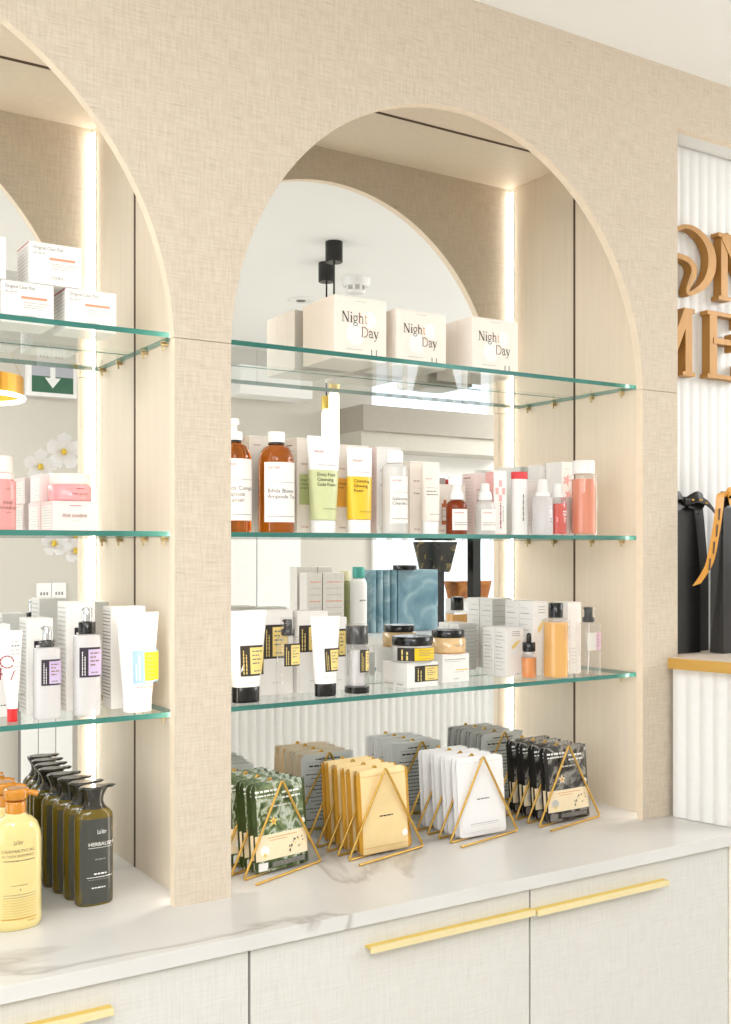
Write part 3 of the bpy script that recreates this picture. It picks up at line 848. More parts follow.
def smallamber(mb, f, s, b, w, d, h):
    k = -.001
    mb.patch(f, k - .0085, k + .0085, h * .2, h * .62, MATS['printed_amber'], 1, 1, .0003); mb.patch(f, k - .0035, k + .0035, h * .62, h * .69, MATS['printed_amber'], 1, 1, .0003)
    mb.patch(f, k - .007, k + .0085, h * .28, h * .54, CREAM, 1, 1, .0005)
    mb.scrib(f, k - .005, k + .007, h * .48, .0012, INKR, 4, .0007); mb.scrib(f, k - .005, k + .007, h * .36, .0012, INKG, 5, .0007)
    mb.text(f, 'ma:nyo', .0048, -w * .4, h * .07, INKR)
put('short cream carton printed with a brown dropper bottle', 437.8, 452.5, 484, .16, .035, ZM, CREAM, smallamber, GM)
put('plain cream carton behind the brown dropper bottle', 454.8, 465.5, 484, .16, .035, ZM, CREAM, None, GM)
put('pale carton with small print between the two dropper bottles', 474.5, 491, 473, .16, .045, ZM, ROSE, strip_print(['Ampoule'], None), GM)
def rose_prints(mb, f, s, b, w, d, h):
    for (cx, cz) in ((0, .8), (-.26, .68), (.26, .68), (0, .57)): mb.patch(f, w * (cx - .12), w * (cx + .12), h * (cz - .05), h * (cz + .05), PINKI, 1, 1, .0004)
    mb.scrib(f, h * .1, h * .5, -w * .02, .003, INKR, 8, .0005, True); mb.scrib(f, h * .2, h * .45, w * .2, .0012, INKB, 9, .0005, True)
    mb.patch(f, -w * .48, w * .48, .001, .0025, PINKI); mb.patch(s, -d * .45, d * .45, .001, h * .98, PINKI, 1, 1, .0002)
put('slim white carton with pink squares and upright print', 494, 506.6, 470.5, .11, .03, ZM, PAPER, rose_prints, GM)
def beige_prints(mb, f, s, b, w, d, h):
    for i in range(7): mb.scrib(s, -d * .36, d * .36, h * (.8 - .09 * i), .0014, INKL if i != 4 else INKR, 80 + i)
    for i in range(4): mb.scrib(f, -w * .3, w * .3, h * (.4 - .07 * i), .0012, INKL, 90 + i)
put('white carton with beige print left of the small clear pump bottle', 526.2, 538.5, 480, .15, .04, ZM, PAPER, beige_prints, GM, left=PEACHS)
def rosepat(mb, f, s, b, w, d, h):
    for (cx, cz) in ((-.1, .75), (.05, .55)): flower(mb, f, w * cx, h * cz, h * .09, PINKI, .0005)
    mb.scrib(f, -w * .25, w * .2, h * .9, .0014, INKL, 3)
put('tall white carton behind the small clear pump bottle', 540.5, 556, 464.8, .209, .045, ZM, PAPER, rosepat, GM)
put('large white carton with pale roses behind the red bottle', 562, 574, 461.7, .15, .055, ZM, PAPER, rosepat, GM)
put('slim white carton standing left of the tall coral bottle', 566.5, 573, 497, .115, .02, ZM, PAPER, None, GM, left=PINKI)

# tubes
def tube_obj(label, tl, tr, bl, br, Y, zs, pT, pC, pB, prints, capmat=WPLAST, m=WPLAST, grp=None, band=None, ryb=None):
    """squeeze tube standing on its cap: crimped flat end on top"""
    xt, wt = dims(tl, tr, Y); xb_, wb = dims(bl, br, Y); Zf = zfun((bl + br) / 2, Y, zs)
    x = xb_; dx = xt - xb_
    h = Zf(pT); hc = Zf(pC); z0 = max(Zf(pB), .0)
    t = thing('squeeze_tube', label, 'tube', (x, Y, zs + .0003), 0, grp)
    ry = ryb or wb * .36
    rcap = wb / 2
    MB().loft([(0, rcap * .97, ry * .97, 2.2), (.0015, rcap, ry, 2.2), None, (hc - .001, rcap * 1.02, ry * 1.02, 2.2), (hc, rcap * .98, ry * .98, 2.2)], capmat, 32).build('cap', t)
    s = []
    for i in range(9):
        q = i / 8; s.append((hc + (h - .008 - hc) * q, (wb / 2 * 1.02) + (wt / 2 - wb / 2 * 1.02) * q, ry * 1.02 * (1 - q ** 1.3) + .0022, 2.2 + q, dx * q))
    s[0] = (hc + .0004,) + s[0][1:]
    s2 = s + [None, (h - .007, wt / 2, .0016, 3.5, dx), (h, wt / 2, .0014, 3.5, dx)]
    if band:
        zt = hc + (h - hc) * band[0]; k = min(range(1, 8), key=lambda i: abs(s[i][0] - zt))
        body = MB().loft(s[:k + 1], band[1], 36, cap1=False).loft(s2[k:], m, 36, cap0=False); zband = s[k][0]
    else: body = MB().loft(s2, m, 36); zband = 0
    q0 = lsurf(s2, flat=True)
    def sf(xx, z, e=.0004):
        k = (z - hc) / (h - hc); p = q0(xx, z, e); return (p[0] + dx * k, p[1], p[2])
    prints(body, sf, wb, wt, hc, h) if not band else prints(body, sf, wb, wt, hc, h, zband)
    body.build('tube_body', t)
    return t
def pr_green(col, name):
    def pr(mb, sf, wb, wt, hc, h, zt):
        mb.text(sf, 'ma:nyo', .0075, -wt * .32, h * .83, INKR, eps=.0007, width=.021)
        mb.scrib(sf, -wt * .24, wt * .32, zt + h * .05, .0008, INKG, 3, .0007)
        for i, l in enumerate(name): mb.text(sf, l, .0092, -wb * .4, zt - .012 - .0098 * i, INK, eps=.0008)
        mb.scrib(sf, -wb * .2, wb * .4, h * .245, .0009, INK, 4, .0008)
    return pr
tube_obj('pale green and white squeeze tube in front of the green-panel carton', 307, 339.9, 311.8, 334.3, .105, ZM, 436.5, 520.5, 531.5, pr_green(GREENT, ['Deep Pore', 'Cleansing', 'Soda Foam']), band=(.6, GREENT), grp='cleansing tubes on the middle shelf')
tube_obj('bright yellow and white squeeze tube in front of the orange-panel carton', 346.9, 371.9, 348.5, 369.4, .105, ZM, 447.3, 520, 532, pr_green(YELT, ['Cleansing', 'Glowing', 'Foam']), band=(.58, YELT), grp='cleansing tubes on the middle shelf')
def pr_cream(mb, sf, wb, wt, hc, h):
    mb.text(sf, 'ma:nyo', .005, -wt * .36, h * .76, INKR, eps=.0007); mb.patch(sf, -wt * .36, wt * .36, h * .64, h * .644, INKG, 6, 1, .0007)
    for i in range(2): mb.scrib(sf, -wt * .36, wt * (.2 + .1 * i), h * (.585 - .045 * i), .002, INKG, 5 + i, .0007)
    mb.scrib(sf, -wb * .3, wb * .4, h * .27, .0009, INKG, 8, .0007)
tube_obj('small cream squeeze tube with white cap right of the clear bottle', 422.4, 439.4, 423.5, 437.5, .105, ZM, 462.4, 521.5, 532.5, pr_cream, m=CREAM, grp='cleansing tubes on the middle shelf')
def pr_r(mb, sf, wb, wt, hc, h):
    mb.scrib(sf, h * .18, h * .75, wb * .02, .0035, INKG, 5, .0007, True); mb.scrib(sf, h * .3, h * .6, wb * .22, .0015, INKL, 6, .0007, True)

# clear toner bottle
def bottle(label, pL, pR, Y, zs, pSh, pTopBody, mbody, parts, grp=None, n=2.0, liquid=None, ryk=1, name='bottle', dome=.4):
    x, w = dims(pL, pR, Y); r = w / 2; Zf = zfun((pL + pR) / 2, Y, zs)
    t = thing(name, label, 'bottle', (x, Y, zs + .0003), 0, grp)
    h0, h1 = Zf(pSh), Zf(pTopBody)
    s = body_round(r, h0, h1, r * dome, h1 + .002, n, r * ryk)
    MB().loft(s, mbody, 40).build('body', t)
    parts(t, s, r, h0, h1, Zf)
    return t
def p_toner(t, s, r, h0, h1, Zf):
    MB().loft(cyl(h1, Zf(451.5), r * .66), WPLAST, 32).build('cap', t)
    def pr(mb, sf):
        manyo(mb, sf, -r * .78, r * .85, Zf(477), Zf(477) - Zf(523.7), ['Galactomy', 'Clearskin'], .8)
    lab(s, -r * .92, r * 1.2, Zf(523.7), Zf(477), LABEL, t, prints=pr)
bottle('clear toner bottle with white cap and white label, middle shelf', 384, 405.3, .1, ZM, 469, 463.5, FROST, p_toner, 'clear bottles on the middle shelf')

def dropper(label, pL, pR, Y, zs, pSh, pNeck, pCapB, pCapT, mb_, capm, lines, grp, n=2, bulb=None):
    def parts(t, s, r, h0, h1, Zf):
        zb, zt = Zf(pCapB), Zf(pCapT)
        if bulb:
            zm = zb + (zt - zb) * .5
            MB().loft(cyl(zb, zm, r * .8 if r < .011 else r * .72), capm, 28).build('collar', t)
            MB().loft([(zm, r * .3, r * .3, 2), (zm + (zt - zm) * .2, r * .36, r * .36, 2), (zt - .004, r * .3, r * .3, 2), (zt - .001, r * .2, r * .2, 2), (zt, r * .08, r * .08, 2)], capm, 20).build('dropper_bulb', t)
        else:
            MB().loft([(zb, r * .68, r * .68, 2), (zb + .001, r * .7, r * .7, 2), (zb + (zt - zb) * .45, r * .62, r * .62, 2), (zb + (zt - zb) * .55, r * .46, r * .46, 2), (zt - .002, r * .42, r * .42, 2), (zt, r * .3, r * .3, 2)], capm, 28).build('pump_cap', t)
        def pr(mb, sf):
            mb.scrib(sf, -r * .85, r * .1, h0 * .82, .0014, INKR, 3, .0007); mb.scrib(sf, -r * .85, r * .6, h0 * .44, .0012, INKG, 4, .0007); mb.scrib(sf, -r * .85, r * .7, h0 * .36, .0012, INKG, 5, .0007)
        if lines: lab(s, -r * 1.05, r * 1.1, h0 * .16, h0 * .98, LABEL, t, prints=pr)
    return bottle(label, pL, pR, Y, zs, pSh, pNeck, mb_, parts, grp, n, name='dropper_bottle', dome=.5)
GB = 'small bottles on the middle shelf'
dropper('brown glass dropper bottle with white cap on the middle shelf', 448, 465, .105, ZM, 509, 500.5, 500, 484, AMBERD, WPLAST, True, GB)
dropper('small clear dropper bottle with white cap right of the brown one', 477, 493, .105, ZM, 509, 501, 500.6, 483.5, FROST, WPLAST, True, GB)

# white stick tube with coral cap
def coral_stick():
    Y = .12; x, w = dims(512.8, 525.8, Y); Zf = zfun(519, Y, ZM); t = thing('stick_tube', 'slim white tube with flat coral red cap and upright print', 'tube', (x, Y, ZM + .0003), 0, GB)
    h = Zf(479.4); s = [(0, w * .47, w * .3, 3), (.002, w / 2, w * .32, 3), None, (h * .5, w * .5, w * .33, 3), (h, w * .48, w * .32, 3)]
    mb = MB().loft(s, WPLAST, 32); sf = lsurf(s)
    mb.scrib(sf, h * .25, h * .75, -w * .02, .003, INKG, 5, .0007, True); mb.scrib(sf, h * .35, h * .85, w * .2, .0014, INKL, 6, .0007, True)
    mb.build('tube_body', t)
    MB().loft([(h, w * .49, w * .33, 3), (h + .001, w * .5, w * .34, 3), None, (Zf(472.3), w * .5, w * .34, 3)], CORALCAP, 32).build('cap', t)
coral_stick()

def p_clearpump(t, s, r, h0, h1, Zf):
    dz = Zf(479.5)
    MB().loft([(h1, r * .76, r * .76, 2), (h1 + .001, r * .78, r * .78, 2), (h1 + .009, r * .74, r * .74, 2), None, (h1 + .0095, r * .62, r * .62, 2), (dz - .001, r * .5, r * .5, 2), (dz, r * .4, r * .4, 2)], WPLAST, 28).build('pump_cap', t)
    mb = MB(); sf = lsurf(s)
    for i, z in enumerate((.68, .42, .34)): mb.scrib(sf, r * .1, r * .75, h0 * z, .0022, INKG, 4 + i, .0007)
    mb.build('printing', t)
bottle('clear bottle with white pump cap and grey print, beside the red bottle', 535, 550, .1, ZM, 497.5, 496.8, LAVLIQ, p_clearpump, GB, n=2.6)
def p_red(t, s, r, h0, h1, Zf):
    z1 = Zf(504)
    MB().loft([(.003, r * .93, r * .93, 2.6), (z1, r * .93, r * .93, 2.6)], REDLIQ, 36).build('liquid', t)
    dz = Zf(483.9)
    MB().loft([(h1, r * .7, r * .7, 2), (h1 + .001, r * .72, r * .72, 2), (h1 + .007, r * .7, r * .7, 2), None, (h1 + .0075, r * .6, r * .6, 2), (dz - .001, r * .48, r * .48, 2), (dz, r * .4, r * .4, 2)], WPLAST, 28).build('pump_cap', t)
    mb = MB(); sf = lsurf(s)
    for i, z in enumerate((.62, .55)): mb.scrib(sf, -r * .1, r * .75, h0 * z, .0026, INKW, 4 + i, .0007)
    for i, z in enumerate((.45, .4, .35)): mb.scrib(sf, 0, r * .75, h0 * z, .0009, INKW, 14 + i, .0007)
    mb.build('printing', t)
bottle('short clear bottle of red serum with white pump cap', 551, 564, .095, ZM, 498.5, 497.6, CLEARP, p_red, GB, n=2.6)
def p_coral(t, s, r, h0, h1, Zf):
    MB().loft([(.004, r * .86, r * .86, 2), (h0 - .006, r * .86, r * .86, 2)], PINKLIQ, 36).build('liquid', t)
    MB().loft(cyl(h1 + .0005, Zf(461), r * .8), WPLAST, 36).build('cap', t)
    mb = MB(); sf = lsurf(s)
    mb.scrib(sf, h0 * .4, h0 * .63, r * .34, .0022, INKW, 4, .0007, True); mb.scrib(sf, h0 * .42, h0 * .62, r * .55, .0016, INKW, 5, .0007, True)
    mb.build('printing', t)
bottle('tall clear bottle of coral toner with broad white cap, right end of the middle shelf', 573.4, 593.7, .085, ZM, 477, 474.5, CLEARP, p_coral, GB, n=2.2, dome=.7)

# ---------- bottom shelf, centre niche: white tubes and cartons with dark and yellow labels
def snail_label(mb, sf, x0, x1, z0, z1, yel=LYEL, dark=LBLACK, n=8, ink=INK, split=.36, frame=.04):
    w = x1 - x0; h = z1 - z0
    mb.patch(sf, x0, x1, z0, z1, dark, n, 2, .0003)
    mb.patch(sf, x0 + w * split, x1 - w * .015, z0 + h * frame * 1.6, z1 - h * frame * 1.8, yel, n, 2, .0006)
    for i in range(4): mb.scrib(sf, x0 + w * (split + .08), x0 + w * (split + .08) + w * (.35 if i % 2 else .5) * (1 - split) * 1.2, z1 - h * (.22 + .13 * i), h * .045, INKG if ink is INK else ink, 3 + i, .0009)
    mb.scrib(sf, x0 + w * (split + .12), x0 + w * (split + .12) + w * .28, z0 + h * .14, h * .04, INKG, 9, .0009)
    for k, e in ((.1, .86), (.2, .7)): mb.scrib(sf, z0 + h * .07, z0 + h * e, x0 + w * k * (split / .36), w * .035, LYEL if dark is LBLACK else INKW, 11, .0009, True)
def snail_tube(xk0, xk1, zk0, zk1):
    def pr(mb, sf, wb, wt, hc, h):
        snail_label(mb, sf, wt * xk0, wt * xk1, h * zk0, h * zk1); mb.scrib(sf, -wt * .18, wt * .18, h * (zk0 - .07), .0012, INKL, 4, .0007)
    return pr
def h_of(px, py, Y): return Z_(px, py, Y) - ZB
GT = 'white tubes with black caps'
tube_obj('white squeeze tube with black cap and yellow label nearest the middle pillar', 227, 266.5, 232.7, 258.7, .10, ZB, 610.5, 686.5, 702, snail_tube(-.22, .44, .29, .62), BPLAST, grp=GT, ryb=.016)
tube_obj('white squeeze tube with black cap and yellow label, between two cartons', 310.8, 339.8, 315.4, 335.2, .095, ZB, 616.5, 683.3, 696.5, snail_tube(-.12, .42, .31, .6), BPLAST, grp=GT, ryb=.0135)
def snail_box(xk0, xk1, zk0, zk1):
    def pr(mb, f, s, b, w, d, h):
        snail_label(mb, f, w * xk0, w * xk1, h * zk0, h * zk1, n=1); mb.scrib(f, -w * .1, w * .2, h * .14, .0013, INKL, 3)
        mb.patch(f, -w * .5, w * .5, h * .075, h * .0755, INKL)
        for i in range(10): mb.scrib(s, -d * .38, d * .38, h * (.9 - .08 * i), .001, INKL, 40 + i)
    return pr
GBX = 'white cartons on the bottom shelf'
put('white carton with yellow label behind the first white tube', 257, 293, 611, .16, .05, ZB, PAPER, snail_box(-.32, .36, .43, .83), GBX)
put('white carton with yellow label between pump bottle and second tube', 297.5, 328, 612, .155, .05, ZB, PAPER, snail_box(-.45, .42, .5, .83), GBX)
put('narrow white carton with yellow label right of the second tube', 330.5, 346.8, 617.7, .152, .045, ZB, PAPER, snail_box(-.2, .44, .46, .84), GBX)
def p_essence(t, s, r, h0, h1, Zf):
    zt = Zf(617.3)
    MB().loft(cyl(h1 + .001, h1 + .014, r * .58), BPLAST, 28).build('collar', t)
    p = MB(); p.loft(cyl(h1 + .014, zt - .004, r * .38), BPLAST, 24); p.box(-r * .5, r * .2, -.003, .003, zt - .009, zt - .004, BPLAST, .0008); p.build('pump_head', t)
    MB().loft(cyl(h1 + .002, zt, r * .66), CLEARCAP, 28).build('overcap', t)
    mb = MB(); sf = lsurf(s); snail_label(mb, sf, -r * .72, r * .93, h0 * .55, h0 * .93); mb.build('label', t)
bottle('slim clear pump bottle with black pump and yellow label, bottom shelf', 277.8, 298, .108, ZB, 639, 636, CLEARP, p_essence, 'pump bottles', n=2.6, ryk=.8)
def p_serum(t, s, r, h0, h1, Zf):
    zt = Zf(623.9)
    MB().loft(cyl(h1 + .0005, zt - .004, r * .93), BPLAST, 32).build('cap', t)
    MB().loft(cyl(h1 + .0003, zt, r * .985), CLEARCAP, 32).build('overcap', t)
    MB().loft([(.0012, r * 1.01, r * 1.01, 2.2), (h0 * .14, r * 1.01, r * 1.01, 2.2)], BPLAST, 36).build('base_ring', t)
    MB().loft(cyl(h0 * .16, h0 * .9, r * .66), LAVLIQ, 28).build('inner_chamber', t)
    mb = MB(); sf = lsurf(s); snail_label(mb, sf, -r * .3, r * 1.05, h0 * .45, h0 * .92, split=.4); mb.build('label', t)
bottle('airless serum bottle with tall black cap and black base, bottom shelf', 346.7, 367, .10, ZB, 645.2, 644.2, CLEARP, p_serum, 'pump bottles', n=2.2, dome=.95)

# jars on cartons
def jarbox(mb, f, s, b, w, d, h):
    snail_label(mb, f, -w * .26, w * .5, h * .22, h * .87, n=1, split=.44)
    mb.scrib(s, -d * .42, d * .42, h * .2, .0007, INKL, 3); mb.patch(s, -d * .42, -d * .05, h * .08, h * .15, INKL); mb.scrib(s, d * .1, d * .35, h * .1, .002, INKG, 4)
xj, wj, hj = boxpx(407.8, 440, 663.9, .1, ZB)
dj = .085
carton('flat white carton with yellow label under the black-lidded jar', xj - .003, .1 + dj / 2 + .004, ZB, wj, dj, hj, PAPER, prints=jarbox, group=GBX, rz=.06)
def jar(label, pL, pR, Y, zb, hbody, hlid, mb_, lidm, rl, prints, grp='cosmetic jars', basem=None):
    x, w = dims(pL, pR, Y); r = w / 2; t = thing('cosmetic_jar', label, 'jar', (x, Y, zb + .0004), 0, grp)
    s = [(0, r * .95, r * .95, 2), (.002, r, r, 2), None, (hbody - .003, r, r, 2), (hbody, r * .9, r * .9, 2)]
    MB().loft(s, mb_, 44).build('body', t)
    MB().loft(cyl(hbody + .0002, hbody + hlid, r * rl, bev=.0015), lidm, 44).build('lid', t)
    if prints:
        mb = MB(); prints(mb, lsurf(s), r, hbody); mb.build('label', t)
    if basem: MB().loft([(.0, r * .98, r * .98, 2), (.003, r * 1.004, r * 1.004, 2)], basem, 44).build('base_ring', t)
    return t
zj = ZB + hj + .0006
def jl(mb, sf, r, h): snail_label(mb, sf, -r * 1.38, r * .98, h * .1, h * .9, yel=LYEL2, n=18, split=.37, frame=.02)
jar('clear jar with black lid and yellow label on the flat carton', 394.8, 429.7, .138, zj, .0345, .0185, FROST, BPLAST, .97, jl)
def propbox(mb, f, s, b, w, d, h):
    mb.scrib(f, -w * .42, w * .35, h * .8, .0014, INKG, 3); mb.scrib(f, -w * .42, w * .2, h * .73, .0012, INKL, 4)
    mb.scrib(f, 0, w * .45, h * .42, .002, LYEL2, 5); mb.scrib(f, -w * .05, w * .3, h * .35, .0012, INKL, 6); mb.text(f, 'COSRX', .0045, -w * .1, h * .1, INKG)
x2, w2, h2 = boxpx(442.7, 469.4, 655, .135, ZB)
carton('white carton with faint yellow mark under the honey jar', x2, .135 + .036, ZB, w2, .07, h2, PAPER, prints=propbox, group=GBX)
def hj_pr(mb, sf, r, h): mb.scrib(sf, -r * .3, r * .4, h * .55, .0012, INKG, 3, .0006); mb.scrib(sf, -r * .2, r * .3, h * .45, .001, INKG, 4, .0006)
jar('honey-coloured jar with black lid on the right-hand carton', 433.5, 462.3, .172, ZB + h2 + .0006, .0335, .016, PEACHJ, BPLAST, .92, hj_pr, basem=mat('honey_base', 'D99B56', .3))

# propolis cartons in two rows
def propo(mb, f, s, b, w, d, h):
    for i in range(3): mb.scrib(f, -w * .4 + w * .25, w * .3, h * (.92 - .04 * i), .0012, INKG, 3 + i)
    pts = [(-.2, .62), (.05, .72), (.35, .75), (.1, .64), (-.1, .56)]
    mb.add([f(w * a, h * c, .0004) for a, c in pts], [(0, 1, 2, 3, 4)], LYEL)
    mb.text(f, 'COSRX', .0045, w * .02, h * .05, INKG)
    for i in range(11): mb.scrib(s, -d * .4, d * (.1 + .3 * ((i * 7) % 3) / 2), h * (.9 - .075 * i), .0013, INKG if i in (1, 4, 7) else INKL, 40 + i)
    for i in range(10): mb.scrib(b, -w * .4, w * .4, h * (.9 - .08 * i), .0012, INKL, 70 + i)
GP = 'white propolis cartons'
def at_x(label, xl, w, yf, d, h):
    carton(label, xl + w / 2, yf + d / 2, ZB, w, d, h, PAPER, prints=propo, group=GP)
xs = X_(506, .14); wS = X_(523.5, .14) - xs; hS = h_of(506, 628.5, .14)
at_x('short white carton left of the orange dropper bottle', xs, wS, .14, .04, hS)
at_x('short white carton standing behind the front short carton', xs, wS, .183, .04, hS)
xt = X_(533, .145); wT = X_(548, .145) - xt; hT = h_of(533, 601.5, .145)
at_x('tall white carton behind the orange dropper and honey bottle', xt, wT, .145, .048, hT)
at_x('tall white carton at the back, behind the front tall carton', xt, wT, .196, .048, hT)
xq = X_(506, .225) - .045
xw = X_(568, .12); ww = X_(581, .12) - xw
carton('plain white carton between honey bottle and mauve-label bottle', xw + ww / 2, .12 + .025, ZB, ww, .05, h_of(568, 602.5, .12), PAPER, group=GBX,
       prints=lambda mb, f, s, b, w, d, h: [mb.scrib(f, -w * .3, w * .2, h * (.35 - .05 * i), .0012, INKL, i) for i in range(5)])
def p_honey(t, s, r, h0, h1, Zf):
    MB().loft([(.003, r * .9, r * .9, 2.2), (h0 - .002, r * .9, r * .9, 2.2)], AMBLIQ, 36).build('liquid', t)
    MB().loft(cyl(h1 + .0003, Zf(602.9), r * .56), BPLAST, 32).build('cap', t)
    mb = MB(); sf = lsurf(s)
    for i in range(4): mb.scrib(sf, -r * .05, r * .75, h0 * (.88 - .06 * i), .0012, INKB, 4 + i, .0006)
    mb.build('printing', t)
bottle('tall honey-coloured toner bottle with black cap, bottom shelf', 545.8, 565.5, .085, ZB, 621, 618, CLEARP, p_honey, 'honey bottles', n=2.4, dome=.6)
def p_mauve(t, s, r, h0, h1, Zf):
    zt = Zf(606.5)
    MB().loft(cyl(h1 + .0005, h1 + .011, r * .52), BPLAST, 28).build('collar', t)
    p = MB(); p.loft(cyl(h1 + .011, zt - .002, r * .36), BPLAST, 24); p.box(-r * .5, r * .3, -.003, .003, zt - .007, zt - .002, BPLAST, .0008); p.build('pump_head', t)
    MB().loft(cyl(h1 + .001, zt, r * .6), CLEARCAP, 28).build('overcap', t)
    MB().tube([(-.002, .0, .004), (.001, 0, h0 * .45), (.0015, 0, h1)], .0013, WPLAST, 8).build('dip_tube', t)
    mb = MB(); sf = lsurf(s); mb.patch(sf, r * .05, r * .92, h0 * .5, h0 * .84, LMAUVE, 6, 1, .0004); mb.patch(sf, -r * .8, r * .049, h0 * .5, h0 * .84, FROST, 6, 1, .0004)
    for i in range(4): mb.scrib(sf, r * .12, r * .8, h0 * (.77 - .06 * i), .0012, INKB, 4 + i, .0007)
    mb.build('label', t)
bottle('square clear pump bottle with mauve label at the right end of the bottom shelf', 579.8, 597, .08, ZB, 624, 622, CLEARP, p_mauve, 'pump bottles', n=3.4, ryk=.85)
def drop_orange():
    def parts(t, s, r, h0, h1, Zf):
        MB().loft([(.002, r * .9, r * .9, 2), (h0 * .96, r * .9, r * .9, 2)], ORLIQ, 32).build('liquid', t)
        zb, zt = Zf(651.5), Zf(633)
        zm = zb + (zt - zb) * .5
        MB().loft(cyl(zb, zm, r * .82), BPLAST, 28).build('collar', t)
        MB().loft([(zm, r * .3, r * .3, 2), (zm + .004, r * .34, r * .34, 2), (zt - .004, r * .3, r * .3, 2), (zt - .001, r * .2, r * .2, 2), (zt, r * .08, r * .08, 2)], BPLAST, 20).build('dropper_bulb', t)
        MB().loft([(h1, r * .7, r * .7, 2), (zb, r * .7, r * .7, 2)], FROST, 24).build('neck', t)
        mb = MB(); sf = lsurf(s)
        for i in range(5): mb.scrib(sf, r * .0, r * .75, h0 * (.85 - .12 * i), .0012, INKB, 4 + i, .0006)
        mb.build('printing', t)
    bottle('small orange dropper bottle with black bulb, bottom shelf', 522.8, 534.9, .108, ZB, 656.5, 654, CLEARP, parts, 'honey bottles', n=2, name='dropper_bottle', dome=.75)
drop_orange()

# ---------- left niche, middle shelf: pink things
def p_mist(t, s, r, h0, h1, Zf):
    MB().loft(cyl(h1 + .0005, h1 + .012, r * .8), PINKCAP, 32).build('collar', t)
    MB().loft(cyl(h1 + .0125, Zf(456.3), r * .7, bev=.002), PINKCAP, 32).build('cap', t)
    mb = MB(); sf = lsurf(s)
    mb.scrib(sf, -r * .1, r * .35, h0 * .84, .0014, INKB, 3, .0006)
    mb.text(sf, 'PINK', .0075, r * .12, h0 * .53, INKB, 'C', .0008); mb.text(sf, 'AHABHA', .0075, r * .12, h0 * .43, INKB, 'C', .0008); mb.scrib(sf, -r * .05, r * .3, h0 * .36, .001, INKB, 5, .0006)
    mb.build('printing', t)
bottle('translucent pink bottle with pale cap at the left edge of the middle shelf', -8, 15.8, .11, ZM, 482.5, 480.8, PINKMIST, p_mist, 'pink skincare', n=2.1, dome=.85)
def pinkbox(mb, f, s, b, w, d, h):
    mb.scrib(f, -w * .12, w * .14, h * .83, .0013, INKR, 3); mb.text(f, 'PINK AHABHA', h * .17, 0, h * .45, INKB, 'C', width=w * .56); mb.scrib(f, -w * .06, w * .1, h * .33, .001, INKL, 4)
    mb.patch(s, -d * .38, d * .38, h * .08, h * .86, PALEW, 1, 1, .0003)
    for i in range(8): mb.scrib(s, -d * .3, d * .3, h * (.78 - .09 * i), .0008, INKL, 30 + i)
    for z_ in (.55, .25): mb.patch(b, -w * .05, w * .05, h * z_, h * (z_ + .14), INKB, 1, 1, .0004)
yq = .105
xp0, xp1 = X_(52.7, yq), X_(97, yq); hp = Z_(52.7, 500.7, yq) - ZM
GPK = 'pale pink cartons'
carton('pale pink carton under the pink jar', (xp0 + xp1) / 2, yq + .036, ZM, xp1 - xp0, .07, hp, ROSE, prints=pinkbox, group=GPK)
carton('pale pink carton at the back, under the upper pink carton', (xp0 + xp1) / 2 - .002, yq + .074 + .036, ZM, xp1 - xp0, .07, hp, ROSE, prints=pinkbox, group=GPK)
carton('pale pink carton stacked behind the pink jar', (xp0 + xp1) / 2 + .001, yq + .0735 + .036, ZM + hp + .0006, xp1 - xp0, .07, hp * .97, ROSE, prints=pinkbox, group=GPK)
def pj(mb, sf, r, h): mb.scrib(sf, r * .0, r * .4, h * .72, .0014, INKR, 3, .0006); mb.text(sf, 'PINK AHABHA', .0052, r * .22, h * .36, INKB, 'C', .0008, width=r * .82); mb.scrib(sf, r * .1, r * .4, h * .2, .0009, INKL, 4, .0006)
jar('round pink jar with pale pink lid on the front pink carton', 48.5, 90.6, yq + .037, ZM + hp + .0006, .0285, .0195, PINKJAR, PINKCAP, .93, pj, grp='pink skincare')

# ---------- left niche, bottom shelf
GLV = 'lavender-label bottles'
def p_lav(big):
    def parts(t, s, r, h0, h1, Zf):
        if big:
            zt = Zf(607.5); zc = Zf(622)
            MB().loft(cyl(h1 + .0003, zc, r * .64, 2), BPLAST, 32).build('collar', t)
            MB().loft(cyl(zc + .0005, zt, r * .4), CHROME, 28).build('pump_head', t)
        else:
            zt = Zf(626)
            MB().loft(cyl(h1 + .0003, h1 + .011, r * .56), BPLAST, 28).build('collar', t)
            p = MB(); p.loft(cyl(h1 + .011, zt - .001, r * .34), CHROME, 24); p.box(-r * .45, r * .1, -.003, .003, zt - .006, zt - .001, CHROME, .0008); p.build('pump_head', t)
            MB().loft(cyl(h1 + .001, h1 + .013, r * .66), CLEARCAP, 28).build('overcap', t)
        mb = MB(); sf = lsurf(s); zs0, zs1 = (.34, .83) if big else (.455, .86)
        snail_label(mb, sf, -r * .62 if not big else -r * .78, r * .96, h0 * (.49 if big else .49), h0 * .865, yel=LPUR, dark=LDPUR, split=.36, ink=INKB)
        mb.build('label', t)
    return parts
bottle('milky square bottle with chrome pump and lavender label, the shorter of two', 33.7, 60, .102, ZB, 649.5, 647, LAVLIQ, p_lav(False), GLV, n=2.8, ryk=.8)
bottle('milky bottle with black collar, chrome pump and lavender label, the taller of two', 74, 100, .10, ZB, 636, 633.8, LAVLIQ, p_lav(True), GLV, n=2.8, ryk=.8)
